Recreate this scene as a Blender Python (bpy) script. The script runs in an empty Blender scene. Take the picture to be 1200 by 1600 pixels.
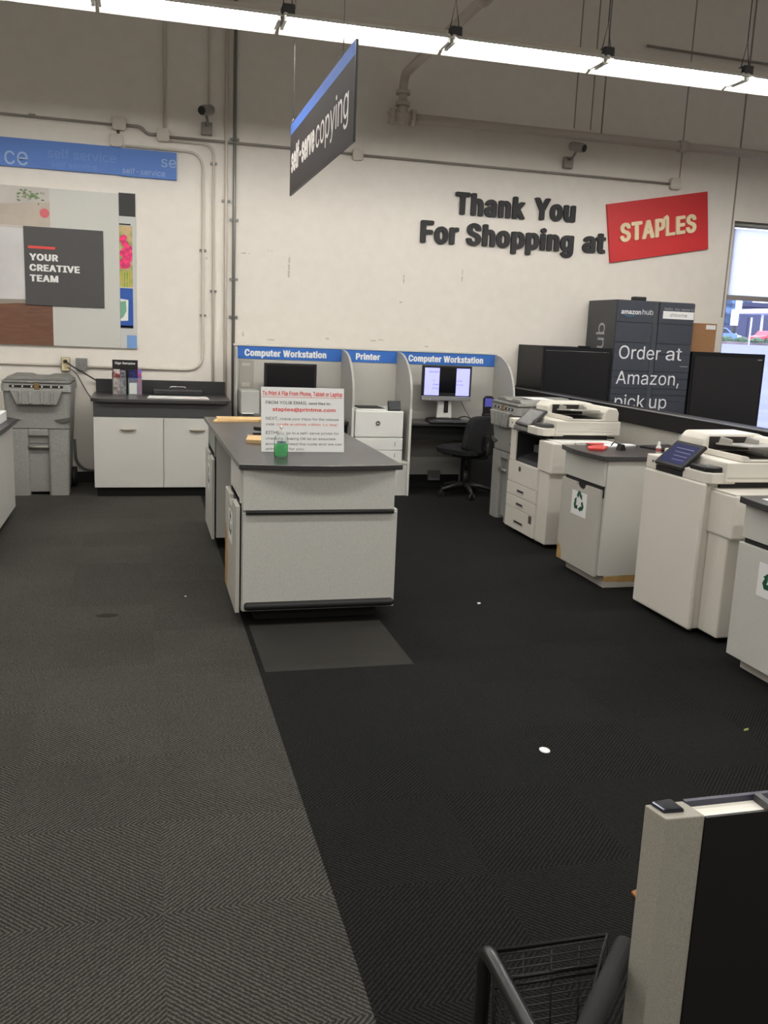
import bpy, bmesh, math, random
from mathutils import Vector, Matrix
random.seed(7)
SC = bpy.context.scene
COL = SC.collection
PI = math.pi

# ------------------------------------------------------------------ light and exposure settings
EXPO = .94
SKY = 3.5
LAMPC = (1, .975, .93)
ROWS = ((3.6, 95), (.4, 90), (-2.8, 90))
TUBE = 27
UP_FILL = .2
SCRN = .7
CARPET_L = ((.022, .0215, .019, 1), (.098, .094, .083, 1))
CARPET_R = ((.0038, .0038, .0036, 1), (.0195, .0195, .018, 1))
# ------------------------------------------------------------------ camera
def set_camera():
    pitch, roll, yaw, h = .195853, .0417258, .2640956, 1.65
    cy, sy = math.cos(yaw), math.sin(yaw)
    fw = Vector((sy*math.cos(pitch), cy*math.cos(pitch), -math.sin(pitch)))
    rt = Vector((cy, -sy, 0)); up = rt.cross(fw)
    r = rt*math.cos(roll) + up*math.sin(roll)
    u = -rt*math.sin(roll) + up*math.cos(roll)
    cam = bpy.data.cameras.new('camera')
    cam.sensor_fit = 'VERTICAL'; cam.sensor_height = 24; cam.sensor_width = 18
    cam.lens = 1409.52/1600*24
    cam.clip_start = .02; cam.clip_end = 500
    o = bpy.data.objects.new('camera', cam); COL.objects.link(o)
    m = Matrix((r, u, -fw)).transposed().to_4x4(); m.translation = (0, 0, h)
    o.matrix_world = m
    SC.camera = o
set_camera()

# ------------------------------------------------------------------ world, lamps, exposure
SC.view_settings.view_transform = 'Standard'
SC.view_settings.look = 'None'
SC.view_settings.gamma = 1
SC.view_settings.use_curve_mapping = False
SC.view_settings.exposure = EXPO
w = bpy.data.worlds.new('overcast_sky'); SC.world = w; w.use_nodes = True
bg = w.node_tree.nodes['Background']
bg.inputs['Color'].default_value = (.74, .80, 1.0, 1); bg.inputs['Strength'].default_value = SKY

def ceiling_row(y, x0, x1, z, watts, col=LAMPC):
    l = bpy.data.lights.new('fluorescent_row', 'AREA'); l.shape = 'RECTANGLE'
    l.size = x1-x0; l.size_y = .2; l.energy = watts; l.color = col
    o = bpy.data.objects.new('fluorescent_row', l); COL.objects.link(o)
    o.location = ((x0+x1)/2, y, z)
    u = l.copy(); u.energy = watts*UP_FILL          # added fill aimed up: lightens the deck and upper wall, no real lamp
    o = bpy.data.objects.new('added_wall_fill', u); COL.objects.link(o)
    o.location = ((x0+x1)/2, y, z+.08); o.rotation_euler = (PI, 0, 0)
for y, wt in ROWS:
    ceiling_row(y, -5.5, 10.5, 3.85, wt)

# ------------------------------------------------------------------ helpers
def s2l(c):
    return tuple((v/12.92 if v <= .04045 else ((v+.055)/1.055)**2.4) for v in c)
def rgb(r, g, b):
    return s2l((r/255, g/255, b/255)) + (1,)
MATS = {}
def nt(m):
    return m.node_tree.nodes, m.node_tree.links
def mat(name, c, rough=.6, metal=0, speck=0, scale=300, spec=.5, bump=0, emit=None, es=0, trans=0, alpha=1, c2=None, coords='Object'):
    """plain or speckled procedural material"""
    if name in MATS: return MATS[name]
    m = bpy.data.materials.new(name); m.use_nodes = True; N, L = nt(m)
    b = N['Principled BSDF']
    b.inputs['Base Color'].default_value = c; b.inputs['Roughness'].default_value = rough
    b.inputs['Metallic'].default_value = metal
    b.inputs['Specular IOR Level'].default_value = spec
    if trans: b.inputs['Transmission Weight'].default_value = trans
    if alpha < 1: b.inputs['Alpha'].default_value = alpha
    if emit: b.inputs['Emission Color'].default_value = emit; b.inputs['Emission Strength'].default_value = es
    if speck or bump:
        t = N.new('ShaderNodeTexCoord'); n = N.new('ShaderNodeTexNoise')
        n.inputs['Scale'].default_value = scale; n.inputs['Detail'].default_value = 3
        L.new(t.outputs[coords], n.inputs['Vector'])
        if speck:
            mx = N.new('ShaderNodeMix'); mx.data_type = 'RGBA'
            r = N.new('ShaderNodeValToRGB'); r.color_ramp.elements[0].position = .38; r.color_ramp.elements[1].position = .64
            L.new(n.outputs['Fac'], r.inputs['Fac']); L.new(r.outputs['Color'], mx.inputs['Factor'])
            lo = c2 or tuple(v*(1-speck) for v in c[:3]) + (1,)
            hi = c if c2 else tuple(min(1, v*(1+speck)) for v in c[:3]) + (1,)
            mx.inputs['A'].default_value = lo; mx.inputs['B'].default_value = hi
            L.new(mx.outputs['Result'], b.inputs['Base Color'])
        if bump:
            bp = N.new('ShaderNodeBump'); bp.inputs['Strength'].default_value = bump; bp.inputs['Distance'].default_value = .002
            L.new(n.outputs['Fac'], bp.inputs['Height']); L.new(bp.outputs['Normal'], b.inputs['Normal'])
    MATS[name] = m
    return m

def math_node(N, L, op, a, b=None, c=None):
    n = N.new('ShaderNodeMath'); n.operation = op
    for i, v in enumerate((a, b, c)):
        if v is None: continue
        if isinstance(v, (int, float)): n.inputs[i].default_value = v
        else: L.new(v, n.inputs[i])
    return n.outputs[0]

class MB:
    """collects shapes, becomes ONE mesh object"""
    def __init__(s): s.bm = bmesh.new(); s.mi = 0
    def _fin(s, n0):
        for f in list(s.bm.faces)[n0:]: f.material_index = s.mi
    def box(s, x0, x1, y0, y1, z0, z1, bev=0, seg=2, rot=None, about=None):
        nb = bmesh.new()
        bmesh.ops.create_cube(nb, size=1)
        for v in nb.verts:
            v.co = Vector(((x0+x1)/2+v.co.x*(x1-x0), (y0+y1)/2+v.co.y*(y1-y0), (z0+z1)/2+v.co.z*(z1-z0)))
        if bev: bmesh.ops.bevel(nb, geom=nb.edges[:], offset=bev, segments=seg, profile=.5, affect='EDGES')
        if rot is not None:
            bmesh.ops.rotate(nb, verts=nb.verts, cent=about or ((x0+x1)/2, (y0+y1)/2, (z0+z1)/2), matrix=rot)
        return s.merge(nb)
    def merge(s, nb, smooth=False):
        mp = {}
        for v in nb.verts: mp[v] = s.bm.verts.new(v.co)
        for f in nb.faces:
            try:
                g = s.bm.faces.new([mp[v] for v in f.verts]); g.material_index = s.mi; g.smooth = smooth or f.smooth
            except ValueError: pass
        nb.free(); return s
    def prism(s, pts, a, b, axis='z', bev=0):
        """polygon in the plane across the axis, pushed from a to b. axis x: pts=(y,z); y: pts=(x,z); z: pts=(x,y)"""
        nb = bmesh.new()
        def P(p, t):
            return {'x': (t, p[0], p[1]), 'y': (p[0], t, p[1]), 'z': (p[0], p[1], t)}[axis]
        lo = [nb.verts.new(P(p, a)) for p in pts]; hi = [nb.verts.new(P(p, b)) for p in pts]
        n = len(pts)
        nb.faces.new(lo); nb.faces.new(hi[::-1])
        for i in range(n):
            nb.faces.new((lo[i], hi[i], hi[(i+1) % n], lo[(i+1) % n]))
        bmesh.ops.recalc_face_normals(nb, faces=nb.faces)
        if bev: bmesh.ops.bevel(nb, geom=nb.edges[:], offset=bev, segments=2, profile=.5, affect='EDGES')
        return s.merge(nb)
    def tube(s, pts, r, n=10, cap=True):
        pts = [Vector(p) for p in pts]; nb = bmesh.new(); rings = []
        rr = r if isinstance(r, (list, tuple)) else [r]*len(pts)
        ref = None
        for i, p in enumerate(pts):
            t = (pts[min(i+1, len(pts)-1)]-pts[max(i-1, 0)]).normalized()
            if ref is None:
                ref = t.orthogonal().normalized()
            else:
                ref = (ref - t*ref.dot(t)).normalized()
            bn = t.cross(ref)
            k = 1.0
            rings.append([nb.verts.new(p+(ref*math.cos(2*PI*j/n)+bn*math.sin(2*PI*j/n))*rr[i]*k) for j in range(n)])
        for a, b in zip(rings, rings[1:]):
            for j in range(n):
                f = nb.faces.new((a[j], a[(j+1) % n], b[(j+1) % n], b[j])); f.smooth = True
        if cap:
            nb.faces.new(rings[0][::-1]); nb.faces.new(rings[-1])
        bmesh.ops.recalc_face_normals(nb, faces=nb.faces)
        return s.merge(nb)
    def lathe(s, prof, cx, cy, z0=0, n=24, sx=1, sy=1, smooth=True):
        nb = bmesh.new(); rings = []
        for r, z in prof:
            if r < 1e-6: rings.append([nb.verts.new((cx, cy, z0+z))])
            else: rings.append([nb.verts.new((cx+r*sx*math.cos(2*PI*j/n), cy+r*sy*math.sin(2*PI*j/n), z0+z)) for j in range(n)])
        for a, b in zip(rings, rings[1:]):
            for j in range(n):
                k = (j+1) % n
                if len(a) == 1 and len(b) == 1: continue
                if len(a) == 1: f = nb.faces.new((a[0], b[k], b[j]))
                elif len(b) == 1: f = nb.faces.new((a[j], a[k], b[0]))
                else: f = nb.faces.new((a[j], a[k], b[k], b[j]))
                f.smooth = smooth
        bmesh.ops.recalc_face_normals(nb, faces=nb.faces)
        return s.merge(nb)
    def cyl(s, p0, p1, r, n=16): return s.tube([p0, p1], r, n)
    def quad(s, a, b, c, d):
        f = s.bm.faces.new([s.bm.verts.new(p) for p in (a, b, c, d)]); f.material_index = s.mi; return s
    def xf(s, m):
        bmesh.ops.transform(s.bm, matrix=m, verts=s.bm.verts); return s
    def build(s, name, mats, parent=None, local=False, label=None):
        me = bpy.data.meshes.new(name)
        for m in (mats if isinstance(mats, (list, tuple)) else [mats]): me.materials.append(m)
        if parent is not None and not local:
            off = root_loc(parent)
            for v in s.bm.verts: v.co -= off
        s.bm.to_mesh(me); s.bm.free()
        o = bpy.data.objects.new(name, me); COL.objects.link(o)
        if parent is not None: o.parent = parent
        if label: o['label'] = label
        return o
def root_loc(o):
    v = Vector((0, 0, 0))
    while o is not None: v += o.location; o = o.parent
    return v
def thing(name, label, cat, loc=(0, 0, 0), rz=0, group=None):
    o = bpy.data.objects.new(name, None); COL.objects.link(o)
    o.empty_display_size = .1
    o.location = loc; o.rotation_euler = (0, 0, rz)
    o['label'] = label; o['category'] = cat
    if group: o['group'] = group
    return o
def tag(o, label, cat, group=None):
    o['label'] = label; o['category'] = cat
    if group: o['group'] = group
    return o
def struct(o): o['kind'] = 'structure'; return o
def arc(cx, cy, r, a0, a1, n=8, ry=None):
    return [(cx+r*math.cos(math.radians(a0+(a1-a0)*i/n)), cy+(ry or r)*math.sin(math.radians(a0+(a1-a0)*i/n))) for i in range(n+1)]
def rrect(x0, x1, y0, y1, r, n=5):
    return arc(x1-r, y0+r, r, -90, 0, n)+arc(x1-r, y1-r, r, 0, 90, n)+arc(x0+r, y1-r, r, 90, 180, n)+arc(x0+r, y0+r, r, 180, 270, n)
def fillet(pts, r, n=6):
    """round the corners of a 3-D polyline"""
    P = [Vector(p) for p in pts]; out = [P[0]]
    for a, b, c in zip(P, P[1:], P[2:]):
        u = (a-b).normalized(); v = (c-b).normalized(); d = min(r, (a-b).length*.49, (c-b).length*.49)
        for i in range(n+1):
            t = i/n; out.append((b+u*d)*(1-t)**2 + b*2*t*(1-t) + (b+v*d)*t*t)
    return out+[P[-1]]

# lettering: glyph outlines turned into mesh; O = left end of the baseline, R = reading direction, U = up
GLYPHS = {
'(': (137, [[45,103,50,162,66,221,88,270,118,270,95,214,81,157,76,103,80,57,94,8,118,-48,88,-48,69,-11,56,27,47,66]]),
')': (137, [[19,-48,43,9,57,58,61,103,56,157,41,214,19,270,48,270,71,221,86,162,92,103,89,65,81,27,67,-11,48,-48]]),
',': (94, [[19,-60,34,36,68,36,42,-60]]),
'-': (227, [[168,122,168,94,57,94,57,122]]),
'.': (94, [[48,-2,39,-1,31,4,26,12,25,20,26,29,31,37,39,42,48,43,56,42,64,37,69,29,71,20,69,12,64,4,56,-1]]),
'2': (227, [[32,0,32,24,117,114,141,141,155,163,160,186,159,198,154,209,146,218,137,224,112,230,98,228,86,224,77,216,69,207,65,195,64,181,33,181,35,202,43,221,55,237,72,248,91,255,112,258,134,255,153,248,169,237,181,223,188,205,191,186,185,159,168,129,133,90,76,30,76,28,195,28,195,0]]),
'4': (227, [[20,53,20,79,123,254,155,254,54,83,54,81,207,81,207,53],[141,0,141,61,141,73,141,159,171,159,171,0]]),
':': (94, [[48,-2,39,-1,31,4,26,12,25,20,26,29,31,37,39,42,48,43,56,42,64,37,69,29,71,20,69,12,64,4,56,-1],[48,135,39,137,31,142,26,149,25,158,26,167,31,174,39,179,48,181,56,179,64,174,69,167,71,158,69,149,64,142,56,137]]),
'@': (338, [[178,-68,142,-65,111,-57,84,-44,61,-26,43,-4,31,23,23,54,20,90,23,124,31,155,44,182,61,204,84,222,110,235,140,243,174,246,207,243,236,235,261,221,281,204,297,183,308,159,315,134,318,108,316,71,307,38,300,25,289,14,276,8,258,5,238,8,220,18,214,25,211,34,210,34,204,24,194,15,181,8,163,6,142,9,125,18,112,31,102,48,96,69,94,91,97,113,103,132,114,149,129,161,146,169,165,172,180,170,192,166,208,153,210,153,210,167,237,167,237,55,238,45,242,37,249,31,259,30,270,32,278,38,284,48,288,64,291,108,289,129,283,150,274,170,261,187,245,201,225,212,201,219,174,221,146,219,121,212,100,201,82,186,68,167,57,144,51,118,49,89,51,59,57,33,68,10,82,-8,101,-23,123,-34,149,-40,179,-43,206,-40,229,-34,245,-29,252,-53,232,-60,205,-65],[165,32,180,34,191,39,200,47,206,59,211,92,210,111,206,124,199,134,190,141,165,146,152,144,141,139,133,130,126,119,121,92,125,63,131,50,139,41,151,35]]),
'A': (240, [[8,0,101,254,138,254,231,0,198,0,144,151,132,186,116,239,123,239,106,185,95,151,43,0],[55,71,55,99,185,99,185,71]]),
'C': (255, [[134,-3,103,1,75,12,52,32,35,58,24,90,20,127,24,165,35,197,52,223,75,242,103,254,134,258,170,252,186,245,201,236,214,224,224,209,232,193,236,174,204,174,195,197,179,214,158,224,134,228,111,225,92,216,75,202,62,182,54,157,52,127,54,97,63,72,75,53,92,38,112,29,134,26,158,30,179,40,195,57,204,80,236,80,232,62,224,45,214,31,201,19,187,9,170,2,153,-2]]),
'E': (209, [[30,0,30,254,186,254,186,226,62,226,62,143,178,143,178,114,62,114,62,29,188,29,188,0]]),
'F': (205, [[30,0,30,254,185,254,185,226,62,226,62,139,173,139,173,111,62,111,62,0]]),
'H': (258, [[30,0,30,254,62,254,62,144,196,144,196,254,228,254,228,0,196,0,196,116,62,116,62,0]]),
'I': (150, [[16,0,16,29,59,29,59,226,16,226,16,254,135,254,135,226,91,226,91,29,135,29,135,0]]),
'L': (196, [[30,0,30,254,62,254,62,29,181,29,181,0]]),
'M': (314, [[30,0,30,254,76,254,139,94,144,79,150,61,156,42,161,24,154,24,159,41,165,61,171,79,176,94,238,254,284,254,284,0,252,0,252,145,252,163,253,184,253,207,253,229,256,229,249,205,241,181,234,161,228,145,171,0,143,0,85,145,80,160,72,181,65,204,56,229,59,229,60,208,60,186,61,164,61,145,61,0]]),
'N': (262, [[30,0,30,254,68,254,172,91,181,75,194,53,207,27,202,27,200,54,200,79,199,97,199,254,232,254,232,0,193,0,101,145,89,165,74,191,54,226,60,227,61,192,62,164,62,145,62,0]]),
'O': (267, [[133,-3,103,1,75,12,52,32,35,58,24,90,20,127,24,165,35,197,52,223,75,242,103,254,133,258,164,254,192,242,215,223,232,197,243,165,247,127,243,90,232,58,215,32,192,12,164,1],[133,26,155,29,175,38,191,52,204,72,212,97,215,127,212,157,204,182,191,202,175,216,155,225,133,228,112,225,92,216,75,202,63,182,54,157,52,127,54,97,63,72,75,52,92,38,112,29]]),
'P': (222, [[30,0,30,254,118,254,144,252,166,244,183,231,195,215,202,195,204,174,202,152,195,133,183,116,166,104,144,96,118,93,55,93,55,121,116,121,134,123,149,128,159,136,167,147,171,160,172,174,171,188,167,201,159,211,148,219,134,224,116,226,62,226,62,0]]),
'R': (224, [[30,0,30,254,118,254,145,252,167,244,183,232,195,217,202,198,205,176,202,154,195,136,183,120,166,109,145,101,118,99,48,99,48,128,117,128,135,129,149,133,160,141,167,150,171,162,173,176,171,190,167,202,159,212,149,220,134,224,116,226,62,226,62,0],[177,0,115,115,151,115,214,0]]),
'S': (223, [[112,-4,86,-2,64,5,46,15,32,30,23,48,19,68,52,68,55,55,62,44,71,35,83,29,112,25,128,26,143,30,155,37,165,46,171,57,173,70,171,81,166,89,148,102,122,111,92,120,64,130,43,145,30,163,26,186,29,206,37,224,51,238,69,249,90,256,114,258,137,256,158,249,175,238,189,224,197,208,200,189,169,189,163,206,151,219,134,227,112,229,97,228,84,224,73,218,64,209,59,199,58,188,60,176,65,167,85,154,106,147,132,140,156,132,179,119,197,99,202,85,204,69,201,50,193,32,180,17,162,5,139,-2]]),
'T': (224, [[16,226,16,254,208,254,208,226,128,226,128,0,96,0,96,226]]),
'U': (259, [[129,-4,101,-1,77,8,57,22,42,40,33,62,30,87,30,254,62,254,62,89,64,72,70,57,80,44,94,34,110,28,129,26,149,28,165,34,179,44,188,57,194,72,196,89,196,254,229,254,229,87,226,62,216,40,201,22,182,8,157,-1]]),
'V': (240, [[102,0,8,254,42,254,96,103,108,69,124,15,117,15,133,69,145,103,197,254,231,254,139,0]]),
'W': (343, [[78,0,8,254,41,254,82,98,88,73,93,47,98,20,95,20,100,47,106,73,112,98,153,254,190,254,231,98,237,73,243,47,249,20,244,20,249,47,255,73,261,98,302,254,335,254,265,0,228,0,184,161,176,196,168,237,175,237,167,197,159,161,115,0]]),
'X': (237, [[9,0,109,142,109,118,15,254,52,254,89,200,102,181,112,164,122,146,116,146,126,164,136,181,149,200,187,254,223,254,129,119,129,143,228,0,191,0,146,65,134,83,125,98,115,116,122,116,113,98,103,83,91,65,46,0]]),
'Y': (236, [[102,0,102,104,8,254,46,254,96,172,111,146,125,115,112,115,126,146,140,172,191,254,228,254,134,104,134,0]]),
'a': (195, [[80,-4,63,-3,47,2,34,11,24,22,17,37,15,54,17,69,22,80,29,90,39,97,63,105,89,110,117,113,133,117,136,121,138,127,138,128,133,148,120,161,98,165,75,161,59,150,50,137,20,146,29,161,39,173,52,182,66,188,97,192,119,190,143,180,153,172,161,160,167,145,168,126,168,0,138,0,138,26,136,26,126,12,108,1],[85,23,101,24,114,29,124,37,132,47,136,57,138,69,138,95,130,91,116,88,100,86,88,84,67,79,52,70,47,62,46,52,51,36,65,26]]),
'b': (212, [[115,-4,99,-3,86,2,69,16,59,29,56,29,56,0,26,0,26,254,57,254,57,160,59,160,69,173,86,186,98,191,115,192,137,189,156,180,173,166,185,146,193,122,195,94,193,66,185,42,173,23,157,8,137,-1],[110,23,126,26,140,33,150,44,158,58,163,75,164,95,163,114,158,131,150,145,140,156,126,163,110,165,94,163,81,156,70,145,62,131,58,114,56,95,58,75,63,58,70,43,81,32,94,26]]),
'c': (198, [[104,-4,79,-1,58,8,41,23,28,43,20,66,17,94,20,122,28,146,41,165,58,180,79,189,104,192,130,189,153,178,170,161,181,138,151,131,145,145,135,155,121,162,104,165,86,162,73,155,62,144,54,129,50,112,48,94,50,75,54,59,62,44,73,33,86,26,104,23,121,26,135,33,146,44,152,59,181,51,171,28,153,11,130,0]]),
'd': (212, [[98,-4,75,-1,56,8,40,23,27,42,20,66,17,94,20,122,27,146,40,166,56,180,75,189,98,192,114,191,126,186,144,173,153,160,155,160,155,254,186,254,186,0,156,0,156,29,153,29,143,16,126,2,114,-3],[102,23,118,26,132,32,142,43,150,58,154,75,156,95,154,114,150,131,142,145,132,156,118,163,102,165,86,163,72,156,62,145,54,131,50,114,48,95,50,75,54,58,62,44,73,33,86,26]]),
'e': (202, [[106,-4,80,-1,58,8,41,23,28,42,20,66,17,93,20,121,28,145,40,165,58,180,78,189,103,192,133,187,147,180,160,170,170,157,179,141,184,121,186,97,186,85,37,85,37,110,169,110,155,101,153,119,149,134,141,147,131,157,118,163,103,165,87,163,73,157,62,147,54,135,50,121,48,105,48,89,50,69,55,53,64,40,76,31,90,25,106,23,127,26,143,36,153,53,182,45,177,32,168,20,156,10,141,2,125,-3]]),
'f': (127, [[114,190,114,164,3,164,3,190],[40,0,40,216,42,231,48,243,57,252,68,259,94,265,111,263,121,260,114,234,107,236,97,237,85,235,77,230,72,221,71,209,71,0]]),
'g': (213, [[103,-75,84,-74,67,-70,41,-55,25,-35,51,-20,61,-33,77,-44,103,-49,124,-46,141,-38,152,-23,156,-3,156,34,153,34,143,21,126,8,114,4,97,2,76,5,56,13,40,27,28,45,20,68,17,96,20,123,27,147,40,166,56,180,76,189,98,192,114,191,127,186,144,173,154,159,157,159,157,190,186,190,186,-4,183,-27,175,-45,162,-59,145,-68,125,-73],[102,30,118,32,132,38,142,47,150,61,155,77,156,96,155,115,150,132,142,146,132,156,119,163,102,165,86,163,73,156,62,145,54,131,50,115,48,96,50,78,54,61,62,48,73,38,86,32]]),
'h': (205, [[57,113,57,0,26,0,26,254,57,254,57,144,51,144,62,166,76,181,94,189,114,192,132,190,148,184,161,174,170,160,177,142,179,120,179,0,148,0,148,118,145,137,136,152,123,161,105,165,92,163,80,159,71,151,63,141,58,129]]),
'i': (83, [[26,0,26,190,57,190,57,0],[42,221,34,223,27,227,22,234,21,242,22,249,27,256,34,260,42,262,50,260,57,256,62,249,63,242,62,234,57,227,50,223]]),
'k': (190, [[55,68,55,106,60,106,142,190,180,190,92,100,89,100],[26,0,26,254,57,254,57,0],[147,0,74,93,96,114,186,0]]),
'l': (95, [[70,-1,50,2,37,10,29,24,26,42,26,254,57,254,57,49,60,31,65,27,73,26,80,26,85,27,90,1,81,0]]),
'm': (305, [[26,0,26,190,56,190,56,148,54,148,59,162,66,173,86,188,110,193,129,190,144,180,154,166,160,147,156,147,161,160,169,172,190,187,218,193,234,191,249,186,261,177,270,164,276,148,278,128,278,0,248,0,248,127,245,145,236,156,224,163,209,165,197,164,187,160,173,145,168,124,168,0,137,0,137,130,134,144,126,156,115,163,100,165,79,160,70,154,63,145,58,133,57,119,57,0]]),
'n': (205, [[57,113,57,0,26,0,26,190,56,190,56,144,51,144,62,166,76,181,94,189,114,192,132,190,147,184,160,174,170,160,176,142,179,120,179,0,148,0,148,118,145,137,136,152,123,161,105,165,92,163,80,159,71,151,63,141,58,129]]),
'o': (208, [[104,-4,79,-1,58,8,41,23,28,43,20,66,17,94,20,122,28,146,41,165,58,180,79,189,104,192,128,189,149,180,167,165,180,146,188,122,191,94,188,66,180,43,167,23,149,8,128,-1],[104,23,121,26,135,33,146,44,154,59,158,75,160,94,158,112,154,129,146,144,135,155,121,162,104,165,86,162,73,155,62,144,54,129,50,112,48,94,50,75,54,59,62,44,73,33,86,26]]),
'p': (212, [[26,-71,26,190,56,190,56,160,59,160,69,173,86,186,98,191,115,192,137,189,156,180,173,166,185,146,193,122,195,94,193,66,185,42,173,23,157,8,137,-1,115,-4,99,-3,86,2,69,16,59,29,57,29,57,-71],[110,23,126,26,140,33,150,44,158,58,163,75,164,95,163,114,158,131,150,145,140,156,126,163,110,165,94,163,81,156,70,145,62,131,58,114,56,95,58,75,63,58,70,43,81,32,94,26]]),
'r': (130, [[26,0,26,190,56,190,56,160,58,160,65,173,76,184,90,190,107,192,115,192,122,192,122,161,115,162,103,163,91,161,80,157,70,151,63,142,58,131,57,118,57,0]]),
's': (182, [[91,-4,72,-3,56,2,42,9,31,19,23,32,18,47,47,53,53,40,62,30,75,25,91,23,108,25,122,31,131,40,134,51,132,60,127,68,118,74,106,78,75,85,52,93,36,104,27,119,23,137,26,152,33,166,43,177,58,185,74,190,94,192,112,191,127,186,140,179,149,170,162,145,134,139,129,149,121,158,110,164,94,166,78,164,65,158,57,150,54,139,56,129,62,122,86,111,115,105,137,97,153,86,162,71,166,53,163,37,156,24,145,12,130,3,112,-2]]),
't': (114, [[102,190,102,164,3,164,3,190],[32,236,63,236,63,49,64,38,68,31,75,26,85,25,93,26,101,27,107,1,96,-1,84,-2,62,1,46,11,36,26,32,46]]),
'u': (205, [[91,-3,73,-1,57,5,44,15,35,29,28,47,26,69,26,190,57,190,57,72,60,52,68,37,82,28,100,25,113,27,125,31,134,38,142,48,146,61,148,76,148,190,179,190,179,0,149,0,149,46,154,46,143,23,129,8,111,0]]),
'v': (195, [[81,0,9,190,42,190,83,78,93,43,103,10,92,10,101,43,112,78,152,190,186,190,113,0]]),
'w': (284, [[69,0,11,190,44,190,67,107,77,68,88,21,82,21,93,67,103,107,126,190,158,190,181,107,191,68,201,21,196,21,206,68,217,107,240,190,272,190,215,0,184,0,159,86,152,112,145,140,138,169,145,169,138,140,131,112,124,86,99,0]]),
'x': (189, [[10,0,86,109,86,86,14,190,50,190,74,153,90,127,104,103,88,103,101,127,117,153,141,190,176,190,104,84,104,107,179,0,143,0,115,43,100,68,86,91,102,91,89,68,74,43,46,0]]),
'y': (195, [[24,-69,31,-43,36,-44,52,-44,65,-37,75,-18,81,-1,9,190,42,190,83,78,93,43,103,10,92,10,101,43,112,78,153,190,186,190,102,-29,88,-54,70,-68,46,-73,32,-72]]),
'z': (190, [[21,0,21,23,127,160,127,161,24,161,24,190,166,190,166,165,63,30,63,28,169,28,169,0]]),
' ': (94, []),
}
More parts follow.
